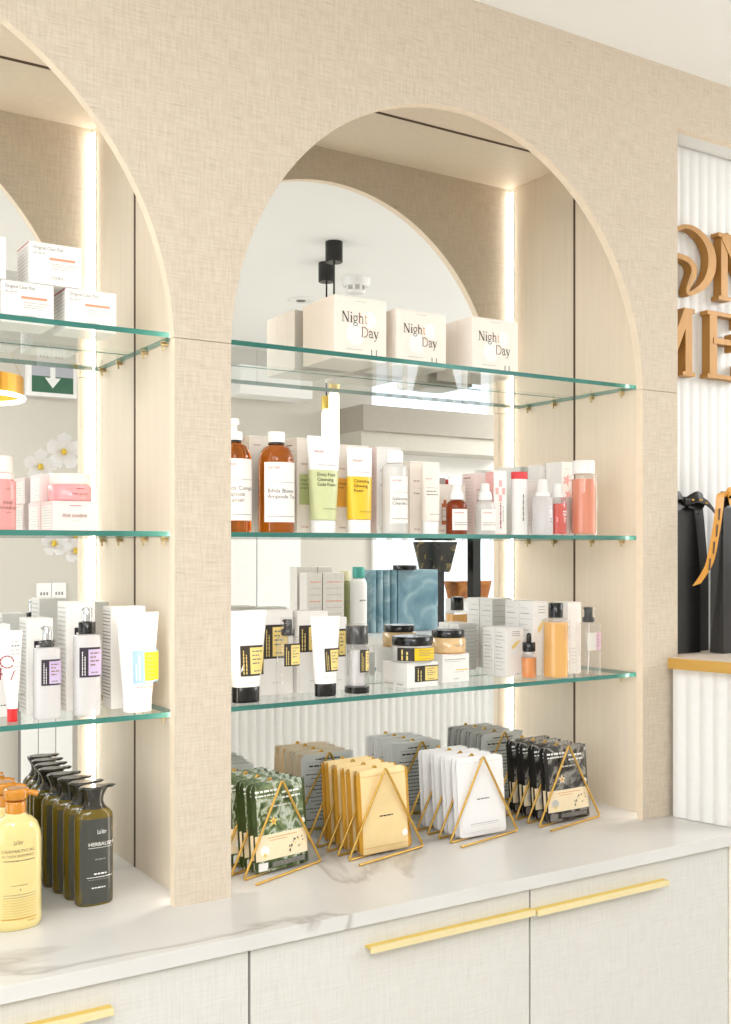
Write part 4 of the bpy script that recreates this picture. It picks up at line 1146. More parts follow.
def lavbox(mb, f, s, b, w, d, h):
    mb.patch(f, -w * .22, -w * .18 + w * .02, h * .42, h * .76, LDPUR); mb.patch(f, -w * .22, w * .3, h * .72, h * .765, LDPUR); mb.scrib(f, h * .62, h * .7, -w * .1, .002, INKG, 3, .0006, True)
    for i in range(22): mb.scrib(s, -d * .42, d * .42, h * (.94 - .042 * i), .0018, INKL, 40 + i)
    mb.scrib(f, -w * .1, w * .1, h * .06, .0012, INKL, 5)
GLB = 'white cartons on the left bottom shelf'
put('white carton behind the shorter lavender-label bottle', 26.7, 53, 619, .158, .05, ZB, PAPER, lavbox, GLB)
put('white carton behind the taller lavender-label bottle', 66.5, 95, 602.4, .155, .055, ZB, PAPER, lavbox, GLB)
def plainbox(mb, f, s, b, w, d, h):
    for i in range(26): mb.scrib(s, -d * .44, d * .44, h * (.95 - .034 * i), .0018, INKG if i % 5 else INKL, 40 + i)
    mb.scrib(f, w * .1, w * .3, h * .07, .0012, INKL, 5)
put('white carton with a text-covered side behind the blue and yellow label tube', 111, 145.5, 607.3, .145, .045, ZB, PAPER, plainbox, GLB)
def pr_morning(mb, sf, wb, wt, hc, h):
    x0, x1, z0, z1 = -wt * .17, wt * .5 * .93, h * .29, h * .62
    mb.patch(sf, x0, x1, z0, z1, LBLUE, 20, 6, .0014); mb.patch(sf, x0 + (x1 - x0) * .42, x1, z0 + .004, z1 - .004, LLEMON, 16, 6, .0018)
    for i in range(6): mb.scrib(sf, x0 + (x1 - x0) * .52, x1 - (x1 - x0) * .14, z1 - .012 - .0075 * i, .0014, INKG, 3 + i, 0.0022)
    mb.scrib(sf, z0 + .006, z0 + (z1 - z0) * .85, x0 + (x1 - x0) * .2, .003, INKW, 8, 0.0022, True); mb.scrib(sf, z0 + .006, z0 + (z1 - z0) * .6, x0 + (x1 - x0) * .1, .002, INKW, 9, 0.0022, True)
    mb.scrib(sf, x0 + .006, x1 - .006, z0 - .008, .0022, SALMON, 7, .0015)
tube_obj('large white squeeze tube with pale blue and lemon label, left niche', 116.7, 158.5, 123, 151, .098, ZB, 612.5, 697, 712, pr_morning, grp='white tubes on the left bottom shelf', ryb=.016)
def pr_ac(mb, sf, wb, wt, hc, h):
    for i in range(4): mb.scrib(sf, wt * (.02 - .02 * i), wt * .32, h * (.87 - .045 * i), .002, INKG if i == 1 else INKL, 3 + i, .0007)
    for i in range(4): mb.scrib(sf, wt * .05, wt * .3, h * (.64 - .04 * i), .0014, INKL, 13 + i, .0007)
    mb.text(sf, 'COSRX', .0046, wt * .12, h * .28, INKG, 'L', .0008)
    for a0 in range(0, 330, 30):
        a, b_ = math.radians(a0), math.radians(a0 + 26)
        P = [(-wt * .18 + .011 * cos(q), h * .66 + .011 * sin(q)) for q in (a, b_)] + [(-wt * .18 + .009 * cos(q), h * .66 + .009 * sin(q)) for q in (b_, a)]
        mb.add([sf(p[0], p[1], .0007) for p in P], [(0, 1, 2, 3)], INKR)
    mb.patch(sf, -wt * .1, -wt * .06, h * .46, h * .56, INKR, 1, 1, .0007, .006)
tube_obj('slim white squeeze tube with bright red cap at the left edge', -2.5, 22.6, 7.2, 17.4, .098, ZB, 630.6, 708.5, 721.5, pr_ac, REDCAP, grp='white tubes on the left bottom shelf', ryb=.009)
def redbox(mb, f, s, b, w, d, h): mb.text(f, 'R', .03, w * .1, h * .4, INKR); mb.scrib(f, w * .1, w * .4, h * .12, .002, INKG, 4)
put('white carton behind the red-capped tube, cut by the left edge', -22, 10.5, 625.5, .155, .045, ZB, PAPER, redbox, GLB)

# ---------- counter, left: shampoo bottles
def shampoo(label, x, y):
    t = thing('shampoo_bottle', label, 'bottle', (x, y, ZC + .0003), 0, 'yellow pump bottles on the counter')
    r, q = .041, .029
    s = [(0, r * .9, q * .9, 2.1), (.003, r * .97, q * .97, 2.1), (.009, r, q, 2.1), None, (.140, r, q, 2.1), (.155, r * .965, q * .97, 2.1), (.169, r * .83, q * .86, 2.1), (.178, r * .62, q * .72, 2.1), (.182, r * .42, q * .56, 2), (.186, r * .4, q * .54, 2)]
    MB().loft(s, SHAMP, 44).build('body', t)
    sf = lsurf(s); mb = MB()
    mb.text(sf, "La'dor", .0105, -.003, .1395, INKB, 'C', .0006, width=.0155); mb.text(sf, 'DERMATICAL', .0072, -.003, .1265, INKB, 'C', .0006, width=.056); mb.text(sf, 'ACTION SHAMPOO', .0062, -.003, .119, INKB, 'C', .0006, width=.054); mb.scrib(sf, -.03, .025, .1125, .0018, INKB, 3)
    mb.build('brand_print', t); mb = MB()
    mb.scrib(sf, -.014, .012, .073, .0009, INKB, 4); disc(mb, sf, .0, .0665, .0012, INKB, .0006)
    for i in range(9): mb.scrib(sf, -.03, .029, .058 - .0042 * i, .0009, INKB if i < 2 else GOLDINK, 5 + i)
    mb.patch(sf, -.032, .03, .0185, .021, GOLDINK, 12, 1, .0006); mb.scrib(sf, .012, .028, .0135, .0022, GOLDINK, 3)
    mb.build('printing', t)
    MB().loft(cyl(.1855, .2045, .0165), ORCAP, 36).build('collar', t)
    MB().loft(cyl(.2045, .209, .0095), ORCAP, 24).build('pump_stem', t)
    p = MB(); p.loft([(.2088, .0185, .0185, 2), (.211, .0195, .0195, 2), (.2205, .0198, .0198, 2), (.2245, .0192, .0192, 2), (.2255, .0155, .0155, 2)], ORCAP, 32)
    p.tube([(.008, -.003, .217), (.024, -.009, .2175), (.033, -.012, .2145)], .0048, ORCAP, 12); p.build('pump_head', t)
    return t
ysx = X_(15.8, .055)
for i, k in enumerate(('front yellow shampoo bottle with orange pump at the left edge of the counter', 'second yellow shampoo bottle, directly behind the front one', 'third yellow shampoo bottle from the front of the yellow row', 'rearmost yellow shampoo bottle, closest to the mirror')):
    shampoo(k, ysx - .004 * i, .055 + .0595 * i)

def herbal(label, x, y):
    t = thing('dark_pump_bottle', label, 'bottle', (x, y, ZC + .0003), 0, 'dark green pump bottles on the counter')
    rx, ry = .0333, .0205
    s = [(0, rx * .92, ry * .92, 2.6), (.003, rx * .985, ry * .985, 2.6), (.008, rx, ry, 2.6), None, (.148, rx, ry, 2.6), (.156, rx * .97, ry * .97, 2.5), (.1625, rx * .82, ry * .9, 2.3), (.166, rx * .68, ry * .8, 2.1)]
    MB().loft(s, DARKB, 44).build('body', t)
    sf = lsurf(s); mb = MB(); mb.patch(sf, -rx * .86, rx * .985, .004, .15, DARKL, 14, 2, .0003); mb.patch(lambda x, z, e: (lambda p: (-p[0], -p[1], p[2]))(sf(x, z, e)), -rx * .6, rx * .6, .03, .13, GREENSIDE, 10, 2, .0004)
    mb.text(sf, "La'dor", .0105, .008, .124, INKW, 'C', .0006, width=.0165); mb.text(sf, 'HERBALISM', .009, .007, .1035, INKW, 'C', .0006, width=.045); mb.patch(sf, -.0155, .0275, .1, .1006, INKW, 8, 1, .0006)
    mb.scrib(sf, -.004, .014, .079, .0024, INKG, 3); mb.scrib(sf, -.006, .016, .054, .0026, INKW, 4); mb.scrib(sf, -.018, .027, .049, .0012, INKW, 5); mb.scrib(sf, -.016, .022, .045, .0012, INKG, 6); mb.scrib(sf, -.01, .014, .0305, .002, INKW, 7)
    mb.build('printing', t)
    # hourglass neck with a clear skirt, flat pump head with a long beak
    MB().loft([(.1662, rx * .68, ry * .8, 2.1), (.171, .019, .0155, 2), (.178, .0165, .0145, 2), (.186, .0175, .0145, 2), (.193, .021, .016, 2), (.1985, .0245, .0175, 2)], DARKP, 36).build('pump_skirt', t)
    MB().loft(cyl(.169, .1975, .0095), BPLAST, 24).build('pump_stem', t)
    p = MB(); p.loft([(.1987, .0238, .017, 2.2), (.2008, .025, .018, 2.2), (.203, .0238, .0172, 2.2), (.2038, .02, .015, 2.2)], DARKP, 36)
    p.loft([(.1995, .014, .007, 3, .021), (.2025, .016, .0075, 3, .0235), (.204, .014, .007, 3, .023)], DARKP, 20)
    p.build('pump_head', t)
    return t
ORD = ['front dark olive pump bottle with white lettering, nearest the counter edge', 'second dark olive pump bottle from the front of its row', 'third dark olive pump bottle from the front of its row', 'rearmost dark olive pump bottle, closest to the mirror']
for i, (px, yy) in enumerate(((93.6, .1015), (82.2, .1475), (71.0, .1935), (60.3, .2395))):
    herbal(ORD[i], X_(px, yy), yy)

# ================================================================== SACHET RACKS
SW, SH = .128, .165
def ssac(u, v):
    a = max(0, 1 - abs(u / (SW / 2)) ** 3); b = max(0, 1 - abs((v - SH / 2) / (SH / 2)) ** 4)
    return .0052 * (a * b) ** .6 + .0007
def sfr(x, z, e=.0003): return (x, -ssac(x, z) - e, z)
def sbk(x, z, e=.0003): return (-x, ssac(-x, z) + e, z)
def sachet_mesh(front, back, edge, prints):
    mb = MB(); nx, nz = 16, 18
    for f, m in ((sfr, front), (sbk, back)):
        vs = []
        for j in range(nz + 1):
            for i in range(nx + 1):
                x, z = -SW / 2 + SW * i / nx, SH * j / nz
                cr = .0015                                          # slightly rounded corners
                if i in (0, nx) and j in (0, nz): x -= copysign(.0025, x); z += .002 if j == 0 else -.002
                vs.append(f(x, z, 0))
        for i in range(nx):
            mb.add([vs[j * (nx + 1) + i + k] for j in range(nz + 1) for k in (0, 1)], [(2 * j, 2 * j + 1, 2 * j + 3, 2 * j + 2) for j in range(nz)], edge if i in (0, nx - 1) and f is sfr else m, True)
    for i in range(4):
        q = []
        if i < 2:
            x = (-1, 1)[i] * SW / 2
            for j in range(nz + 1): q += [sfr(x, SH * j / nz, 0), (x, .0007, SH * j / nz)]
        else:
            z = (0, SH)[i - 2]
            for j in range(nx + 1): xx = -SW / 2 + SW * j / nx; q += [sfr(xx, z, 0), (xx, .0007, z)]
        mb.add(q, [(2 * k, 2 * k + 2, 2 * k + 3, 2 * k + 1) for k in range(len(q) // 2 - 1)], edge)
    # pressed seams
    prints(mb)
    # printed back: silver panel of small type with a boxed heading
    mb.patch(sbk, -.05, .05, SH - .034, SH - .018, INKW, 6, 1, .0004)
    mb.patch(sbk, -.05, .05, SH - .0185, SH - .018, INKG, 6, 1, .0006); mb.patch(sbk, -.05, .05, SH - .0345, SH - .034, INKG, 6, 1, .0006)
    mb.scrib(sbk, -.046, .046, SH - .0275, .0035, INK, 91, .0007)
    mb.scrib(sbk, -.03, .03, SH - .013, .0025, INK, 92, .0006)
    for i in range(13): mb.scrib(sbk, -.052, .052 - .012 * (i % 3), SH - .045 - .0085 * i, .0022, INKG if i % 4 else INK, 60 + i, .0006)
    me = bpy.data.meshes.new('foil_sachet'); me.from_pydata(mb.v, [], mb.f)
    for m in mb.mats: me.materials.append(m)
    me.polygons.foreach_set('material_index', mb.m); me.polygons.foreach_set('use_smooth', mb.sm); me.update()
    return me
def pr_gold(mb):
    mb.scrib(sfr, -.015, .018, SH * .43, .0024, INK, 5, .0006)
    for z in (.012, SH - .012): mb.patch(sfr, -SW * .46, SW * .46, z, z + .0006, GOLDS, 8, 1, .0004)
    disc(mb, sfr, .047, .032, .007, PALEW, .0006)
def pr_white(mb):
    mb.scrib(sfr, -.017, .017, SH * .46, .0026, INKG, 5, .0006)
    mb.scrib(sfr, -.036, .04, .026, .0008, INKG, 6, .0006); mb.scrib(sfr, -.036, .03, .022, .0008, INKL, 7, .0006)
    disc(mb, sfr, .0, SH - .006, .0018, INKG, .0006)
    for z in (.009, SH - .011): mb.patch(sfr, -SW * .46, SW * .46, z, z + .0005, INKL, 8, 1, .0004)
def pr_panel(strip, blob):
    def pr(mb):
        mb.patch(sfr, -SW * .485, SW * .485, .022, SH * .42, CREAMP, 12, 4, .0005)
        mb.patch(sfr, -SW * .45, SW * .47, .006, .017, strip, 10, 1, .0005); mb.patch(sfr, -SW * .45, -SW * .28, .003, .018, INKW if blob is YFLOW else INKG, 3, 1, .0007)
        for i in range(5): mb.scrib(sfr, -SW * .2, SW * .42, .0075 + .0019 * i, .0007, INKL, 33 + i, .0008)
        r = random.Random(4)
        for i in range(17):
            k = r.random(); x = .012 + .043 * r.random(); z = .029 + .032 * r.random() * (.5 + (x - .01) / .08)
            flower(mb, sfr, x, z, .0021 + .0013 * r.random(), LBLACK if i % 5 else YFLOW, .0009, 5, k * 3)
        disc(mb, sfr, -.043, .04, .0095, INKL if blob is not YFLOW else PALEW, .0008); flower(mb, sfr, -.043, .032, .006, YFLOW, .001, 6)
        mb.scrib(sfr, -.035, .035, SH * .375, .0016, INKO, 3, .0008); mb.scrib(sfr, -.03, .01, SH * .345, .0014, INKO, 4, .0008)
        flower(mb, sfr, -.02, SH * .56, .0115, blob, .001, 5, .3); disc(mb, sfr, -.02, SH * .56, .0035, INKO, .0012)
        disc(mb, sfr, .052, SH * .5, .006, INKW, .0008)
        for i in range(2): mb.scrib(sfr, -.058, -.006, SH * (.9 - .045 * i), .004 - .0012 * i, INKW, 7 + i, .0009)
        for i in range(2): mb.scrib(sfr, .004, .048, SH * (.86 - .06 * i), .0036, INKW, 17 + i, .0009)
        mb.scrib(sfr, -.02, .03, SH * .72, .003, INKL, 27, .0009)
    return pr
ME = {'gold': sachet_mesh(GOLDF, SILVER, GOLDS, pr_gold), 'white': sachet_mesh(WFOIL, SILVER, WFOIL, pr_white),
      'green': sachet_mesh(GREENF, SILVER, GREENSIDE, pr_panel(DGREEN, YFLOW)), 'black': sachet_mesh(BLACKF, SILVER, BLACKS, pr_panel(BLACKS, mat('pale_peach_ink', 'F0D9B8', .5)))}
NTH = ['front', 'second', 'third', 'fourth', 'fifth', 'sixth', 'seventh', 'eighth', 'ninth', 'tenth']
def rack(kind, desc, short, x, y, rz, seed):
    """wire coil rack: five triangular loops, sachets leaning in its slots"""
    w, h, p = .093, .1745, .0395
    root = thing('wire_sachet_rack', 'gold wire coil rack of triangles holding %s' % desc, 'rack', (x, y, ZC + .0003), rz, 'triangle wire racks on the counter')
    r = .0025; z0 = r + .0002
    pts = [Vector((-w, -.038, z0))]
    for k in range(5):
        yk = p * k
        pts += [Vector((w, yk, z0)), Vector((0, yk + .004, h)), Vector((-w, yk, z0))]
    # round the corners
    path = [pts[0]]
    for a, b, c in zip(pts, pts[1:], pts[2:]):
        d1 = (a - b).normalized() * .007; d2 = (c - b).normalized() * .007
        for i in range(7):
            t = i / 6; path.append((b + d1) * (1 - t) ** 2 + b * 2 * t * (1 - t) + (b + d2) * t * t)
    path.append(pts[-1])
    MB().tube(path, r, BRASSW, 8).build('wire_coil', root)
    rr = random.Random(seed)
    n = 0; M = Matrix.Rotation(rz, 3, 'Z')
    for k in range(4):
        for j in range(2):
            yb = p * k + .0035 + .0125 * j
            le = math.radians(5)
            o = bpy.data.objects.new('foil_sachet', ME[kind]); C.objects.link(o)
            dx = rr.uniform(-.003, .003) if n else 0
            off = M @ Vector((dx, yb, 0))
            o.location = (x + off.x, y + off.y, ZC + .0062); o.rotation_euler = (-le, 0, rz)
            tag(o, '%s sheet mask sachet, %s in its rack' % (short, 'foremost' if n == 0 else 'rearmost' if n == 7 else NTH[n] + ' from the front'), 'sachet', '%s in the rack' % desc)
            n += 1
    return root
rack('green', 'green flowered foil sachets', 'green flowered foil', .981, .087, math.radians(10), 1)
rack('gold', 'plain gold foil sachets', 'plain gold foil', 1.2125, .079, math.radians(2.5), 2)
rack('white', 'plain white foil sachets', 'plain white foil', 1.459, .074, math.radians(1), 3)
rack('black', 'black and cream foil sachets', 'black and cream foil', 1.704, .0735, math.radians(1), 4)

# ================================================================== GIFT BAGS on the ledge
def gift_bag(label, x, y, w, d, h, rz, ribbon, grp, front=None):
    BAGM_ = front or BAGM
    t = thing('gift_bag', label, 'bag', (x, y, ZLED + .0004), rz, grp)
    mb = MB()
    b = [(-w / 2, -d / 2), (w / 2, -d / 2), (w / 2, d / 2), (-w / 2, d / 2)]
    zs = [(0, 1, 1), (.004, 1, 1), (h * .55, 1, .95), (h * .9, .8, .4), (h, .74, .14)]
    rings = [[(p[0] * kx, p[1] * ky, z) for p in b] for z, kx, ky in zs]
    for r0, r1 in zip(rings, rings[1:]):
        for i in range(4):
            j = (i + 1) % 4
            if i % 2 == 0: mb.add([r0[i], r0[j], r1[j], r1[i]], [(0, 1, 2, 3)], BAGM_)
            else:
                m0 = tuple((a + c) / 2 for a, c in zip(r0[i], r0[j])); m1 = tuple((a + c) / 2 for a, c in zip(r1[i], r1[j]))
                kk = -1 if i == 1 else 1
                f0 = .012 * r0[0][2] / h; f1 = .012 * r1[0][2] / h
                m0 = (m0[0] + kk * f0, m0[1], m0[2]); m1 = (m1[0] + kk * f1, m1[1], m1[2])
                mb.add([r0[i], m0, m1, r1[i]], [(0, 1, 2, 3)], BAGG); mb.add([m0, r0[j], r1[j], m1], [(0, 1, 2, 3)], BAGG)
    mb.add(rings[0], [(3, 2, 1, 0)], BAGM)
    mb.build('paper_bag', t)
    rm, im = (RIBO, LBLACK) if ribbon == 'amber' else (RIBB, GOLDINK)
    e = MB()
    for sx in (-.018, .018):
        e.add([(sx + .0055 * cos(2 * pi * i / 12), -d * .1 - .0015, h * .925 + .0055 * sin(2 * pi * i / 12)) for i in range(12)], [tuple(range(12))], CHROME)
    e.build('eyelet', t)
    if ribbon is None: return t
    # ribbon bow threaded through the top: knot loops and hanging tails
    R = MB()
    def rib(pts, wv, w_=.02):
        P = smooth([Vector(p) for p in pts], 5); R.strip(P, [wv] * len(P), w_, rm)
        return P
    rib([(-.005, -.012, h * .965), (-.03, -.022, h * 1.005), (-.055, -.022, h * .985), (-.045, -.02, h * .93), (-.01, -.014, h * .955)], (0, .35, 1))
    rib([(0, -.012, h * .965), (.03, -.022, h * 1.01), (.055, -.02, h * .985), (.04, -.018, h * .94), (.005, -.014, h * .955)], (0, .35, 1))
    if ribbon == 'amber':
        P = rib([(-.05, -.02, h * .97), (-.09, -.032, h * .985), (-.113, -.045, h * .88), (-.129, -.047, h * .72), (-.15, -.047, h * .55), (-.187, -.043, h * .43)], (1, 0, .22), .03)
        for k in (11, 14, 17, 20):
            if k < len(P) - 1:
                a = P[k]; R.add([(a.x - .002, a.y - .0012, a.z - .014), (a.x + .0025, a.y - .0012, a.z - .014), (a.x + .006, a.y - .0012, a.z + .014), (a.x + .001, a.y - .0012, a.z + .014)], [(0, 1, 2, 3)], im)
    else:
        P = rib([(.0, -.015, h * .97), (.03, -.024, h * .985), (.062, -.026, h * .955), (.09, -.024, h * .9)], (0, .3, 1))
        for k in (3, 6, 9):
            a = P[k]; R.add([(a.x - .006, a.y - .0012, a.z - .003), (a.x + .006, a.y - .0012, a.z - .004), (a.x + .006, a.y - .0012, a.z + .0005), (a.x - .006, a.y - .0012, a.z + .0015)], [(0, 1, 2, 3)], im)
    R.box(-.011, .011, -.02, -.008, h * .945, h * .985, rm, .002)
    R.build('ribbon_bow', t)
    return t
GBG = 'gift bags on the ledge'
gift_bag('black gift bag with a black ribbon, next to the right pillar', 2.024, .0335, .099, .026, .372, 0, 'black', GBG)
gift_bag('charcoal gift bag without ribbon, squeezed behind the black-ribboned bag', 2.088, .0595, .099, .02, .36, 0, None, GBG, BAGG)  # extra bag shape in place of the first bag's lighter right side
gift_bag('black gift bag with an amber ribbon tail, at the right edge of the frame', 2.158, -.014, .134, .04, .385, 0, 'amber', GBG)

# ================================================================== ROOM SEEN IN THE MIRRORS
# ceiling fittings
def ceil_at(px, py):
    d = ray(px, py); k = (ZCEIL - CAMZ) / d[2]; return k * d[0], 2 * YM - (k * d[1] + CAMY)
def pendant(label, px, py, ztube, ltube):
    x, y = ceil_at(px, py); t = thing('pendant_lamp', label, 'lamp', (x, y, ZCEIL), 0, 'tube pendants')
    MB().loft([(-.075, .03, .03, 2), (-.073, .032, .032, 2), None, (0, .032, .032, 2)], BPLAST, 32).build('ceiling_canopy', t)
    MB().tube([(0, 0, -.075), (0, 0, ztube - ZCEIL + .04)], .0035, BPLAST).build('cord', t)
    MB().loft(cyl(ztube - ZCEIL, ztube - ZCEIL + .05, .02), BRASS, 24).build('lamp_holder', t)
    MB().loft([(ztube - ZCEIL - ltube, .012, .012, 2), (ztube - ZCEIL - ltube + .02, .02, .02, 2), (ztube - ZCEIL - .02, .02, .02, 2), (ztube - ZCEIL, .014, .014, 2)], emitm('warm_glow', 'FFF0D2', 2.2), 24).build('bulb', t)
pendant('black canopy tube pendant, the nearer of two seen in the mirror', 334, 242, 2.08, .3)
pendant('black canopy tube pendant, the farther of two seen in the mirror', 326.5, 263, 2.05, .3)
x, y = ceil_at(356, 279)
t = thing('smoke_detector', 'round white smoke detector on the ceiling, seen in the mirror', 'smoke detector', (x, y, ZCEIL))
MB().loft([(-.032, .05, .05, 2), (-.028, .056, .056, 2), None, (0, .06, .06, 2)], WPLAST, 36).build('housing', t)
MB().loft([(-.06, .03, .03, 2), (-.058, .036, .036, 2), None, (-.05, .04, .04, 2)], WPLAST, 32).build('sensor_cap', t)
g = MB()
for i in range(8):
    a = 2 * pi * i / 8; g.box(.036 * cos(a) - .004, .036 * cos(a) + .004, .036 * sin(a) - .004, .036 * sin(a) + .004, -.05, -.032, WPLAST)
g.build('cage', t)
x, y = ceil_at(301, 300)
t = thing('recessed_spotlight', 'small white recessed spotlight ring in the ceiling, seen in the mirror', 'lamp', (x, y, ZCEIL))
MB().loft([(-.004, .055, .055, 2), (-.001, .06, .06, 2)], WPLAST, 32).build('trim_ring', t)
MB().loft([(-.006, .02, .02, 2), (-.0045, .022, .022, 2)], BPLAST, 24).build('lens', t)

def rect(px0, py0, px1, py1, Y):
    a = MR(px0, py0, Y); b = MR(px1, py0, Y); c = MR((px0 + px1) / 2, py1, Y); m_ = MR((px0 + px1) / 2, py0, Y)
    return a[0], b[0], c[2], m_[2]
DAY = emitm('daylight_panel', 'EEF4FF', 2.2)
SOFF = mat('taupe_soffit', 'A79F93', .8); SOFL = mat('pale_soffit', 'BFB9AC', .8)
def flatbox(name, r, y0, dep, m): return MB().box(r[0], r[1], y0, y0 + dep, r[2], r[3], m)
r = rect(372, 362, 486, 412, YF); struct(flatbox('w', r, YF, .02, DAY), 'window_1')
r = rect(336, 416, 490, 440, YF); struct(flatbox('w', r, YF, .30, SOFF), 'trim_6')
r = rect(336, 440, 490, 456, YF); struct(flatbox('w', r, YF, .28, SOFL), 'trim_7')
r = rect(372, 457, 490, 476, YF); struct(flatbox('w', r, YF, .06, WHITE), 'trim_8')
r = rect(372, 476, 490, 620, YF)
wd = struct(flatbox('w', r, YF, .012, mat('pale_blinds', 'DDE3EA', .5, emit='DDE6F2', es=.9)), 'window_2')
fm = MB()
for i in range(9):
    xx = r[0] + (r[1] - r[0]) * i / 8; fm.box(xx - .012, xx + .012, YF + .012, YF + .03, r[2], r[3], WHITE)
fm.build('window_bars', wd)
r = rect(226, 372, 297, 400, YF); struct(flatbox('w', r, YF, .18, WHITE), 'trim_9')
r = rect(200, 520, 254, 760, YF); struct(flatbox('w', r, YF, .03, WHITE), 'door_1')
r = rect(255, 520, 298, 760, YF); struct(flatbox('w', r, YF, .03, WHITE), 'door_2')
# left mirror: exit sign, wardrobe doors, sockets
yE = YF
r = rect(25, 366, 74, 398, yE)
t = thing('exit_sign', 'green and white emergency exit sign with a down arrow, seen in the left mirror', 'sign', ((r[0] + r[1]) / 2, yE, r[2]))
wE, hE = (r[1] - r[0]) / 2, r[3] - r[2]
MB().box(-wE, wE, 0, .05, 0, hE, WPLAST, .004).build('housing', t)
e = MB(); e.box(-wE * .84, wE * .84, .0502, .052, hE * .12, hE * .62, mat('exit_green', '3F6B55', .4), .0005); e.box(-wE * .84, wE * .84, .0502, .052, hE * .62, hE * .95, mat('exit_grey', 'B5B5BE', .4))
e.build('panel', t)
a = MB(); q = lambda x, z: (x, .0526, z)
a.add([q(-.04, hE * .58), q(.04, hE * .58), q(0, hE * .26)], [(0, 2, 1)], INKW); a.add([q(-.013, hE * .58), q(.013, hE * .58), q(.013, hE * .9), q(-.013, hE * .9)], [(3, 2, 1, 0)], INKW)
a.build('arrow', t)
r = rect(36, 583, 66, 603, YF)
for i in range(2):
    w_ = (r[1] - r[0]) / 2
    t = thing('wall_socket', ('white double wall socket seen in the left mirror, nearer the pillar', 'white double wall socket seen in the left mirror, farther from the pillar')[i], 'socket', (r[0] + w_ * (i + .5), YF, r[2]), 0, 'wall sockets')
    MB().box(-w_ * .48, w_ * .48, 0, .01, 0, r[3] - r[2], WPLAST, .002).build('faceplate', t)
    o = MB()
    for sx in (-.4, .0, .4): o.box(w_ * sx * .5 - .004, w_ * sx * .5 + .004, .0098, .0106, (r[3] - r[2]) * .4, (r[3] - r[2]) * .55, INKG)
    o.build('pin_holes', t)
r = rect(18, 690, 70, 960, YF)
t = thing('wardrobe', 'tall plain white cupboard doors seen low in the left mirror', 'cupboard', (r[0], YF, 0))
n3 = (r[1] - r[0]) / 3
for i in range(3): MB().box(n3 * i + .002, n3 * (i + 1) - .002, .002, .05, .02, 1.0, WHITE, .002).build('door', t)
MB().box(0, r[1] - r[0], 0, .045, 0, 1.0, INKG).build('carcass', t)
# ring lamp
p = MR(-30, 391, -1.9)
t = thing('ring_pendant', 'gold ring pendant lamp with a glowing rim, seen at the left mirror edge', 'lamp', p)
ring = [(.19 * cos(2 * pi * i / 48), .19 * sin(2 * pi * i / 48)) for i in range(49)]
g = MB(); g.add([(x, y, z) for z in (-.02, .055) for x, y in ring], [(i, i + 1, i + 50, i + 49) for i in range(48)], mat('ring_gold', 'D69A28', .35, metal=.4)); g.build('band', t)
MB().tube([(x * 1.0, y * 1.0, -.022) for x, y in ring], .009, emitm('ring_glow', 'FFF3DA', 5), 8).build('glow_tube', t)
w_ = MB()
for k in (0, 16, 32): w_.tube([(ring[k][0], ring[k][1], .055), (0, 0, ZCEIL - p[2])], .0015, CLIP, 6)
w_.build('suspension_wire', t)
# orchid
p = MR(50, 463, -2.2)
t = thing('orchid', 'white orchid blooms on a tall stem, seen in the left mirror', 'flower', (p[0], p[1], 0))
WP = mat('orchid_petal', 'F1EFF0', .6); YC = mat('orchid_centre', 'D8B73E', .6); STEM = mat('orchid_stem', '6A7A3A', .6)
MB().loft([(0, .10, .10, 2, .45), (.02, .11, .11, 2, .45), (.5, .14, .14, 2, .45), (.5, .12, .12, 2, .45)], WPLAST, 28).build('planter', t)
MB().tube([(.45, 0, .45), (.45, 0, 1.2), (.36, .01, 1.55), (.2, .02, p[2] + .08), (.06, .03, p[2] + .03), (-.05, .03, p[2] - .02)], .006, STEM).build('stem', t)
for (dx, dz, k) in ((-.055, -.02, 1), (.04, .045, 1.1), (.0, -.33, .8), (.09, -.36, .8)):
    b = MB()
    for i in range(5):
        a = 2 * pi * i / 5 + .3; l = .055 * k; c_, s_ = cos(a), sin(a)
        pts = [(0, 0), (.6, -.45), (1.05, -.5), (1.3, 0), (1.05, .5), (.6, .45)]
        b.add([(dx + l * (u * c_ - v * s_), .05 + .012 * abs(u), p[2] + dz + l * (u * s_ + v * c_)) for u, v in pts], [tuple(range(6))[::-1]], WP)
    b.loft([(p[2] + dz - .012, .012, .012, 2, dx, .062), (p[2] + dz + .01, .008, .008, 2, dx, .062)], YC, 10)
    b.build('blossom', t)

# reception counter in the room with its display
YD = -1.3
xd0, xd1 = X_(205, 2 * YM - YD), X_(520, 2 * YM - YD) + .4
ZD = 1.16
dk = thing('reception_desk', 'white fluted reception desk opposite the shelves, seen in the centre mirror', 'desk', (0, 0, 0))
ff = MB(); 
v0 = fluted([Vector((xd1, YD)), Vector((xd0, YD))], 0, ZD - .03, .036, .007)
v0.build('fluted_front', dk)
MB().box(xd0, xd1, YD - .5, YD - .004, 0, ZD - .03, WHITE).build('carcass', dk)
MB().box(xd0 - .02, xd1 + .02, YD - .52, YD + .02, ZD - .03, ZD, MARBLE, .002).build('top', dk)
def on_desk(px, dy): return X_(px, 2 * YM - (YD + dy))
def dk_h(px, py, dy): return Z_(px, py, 2 * YM - (YD + dy)) - ZD
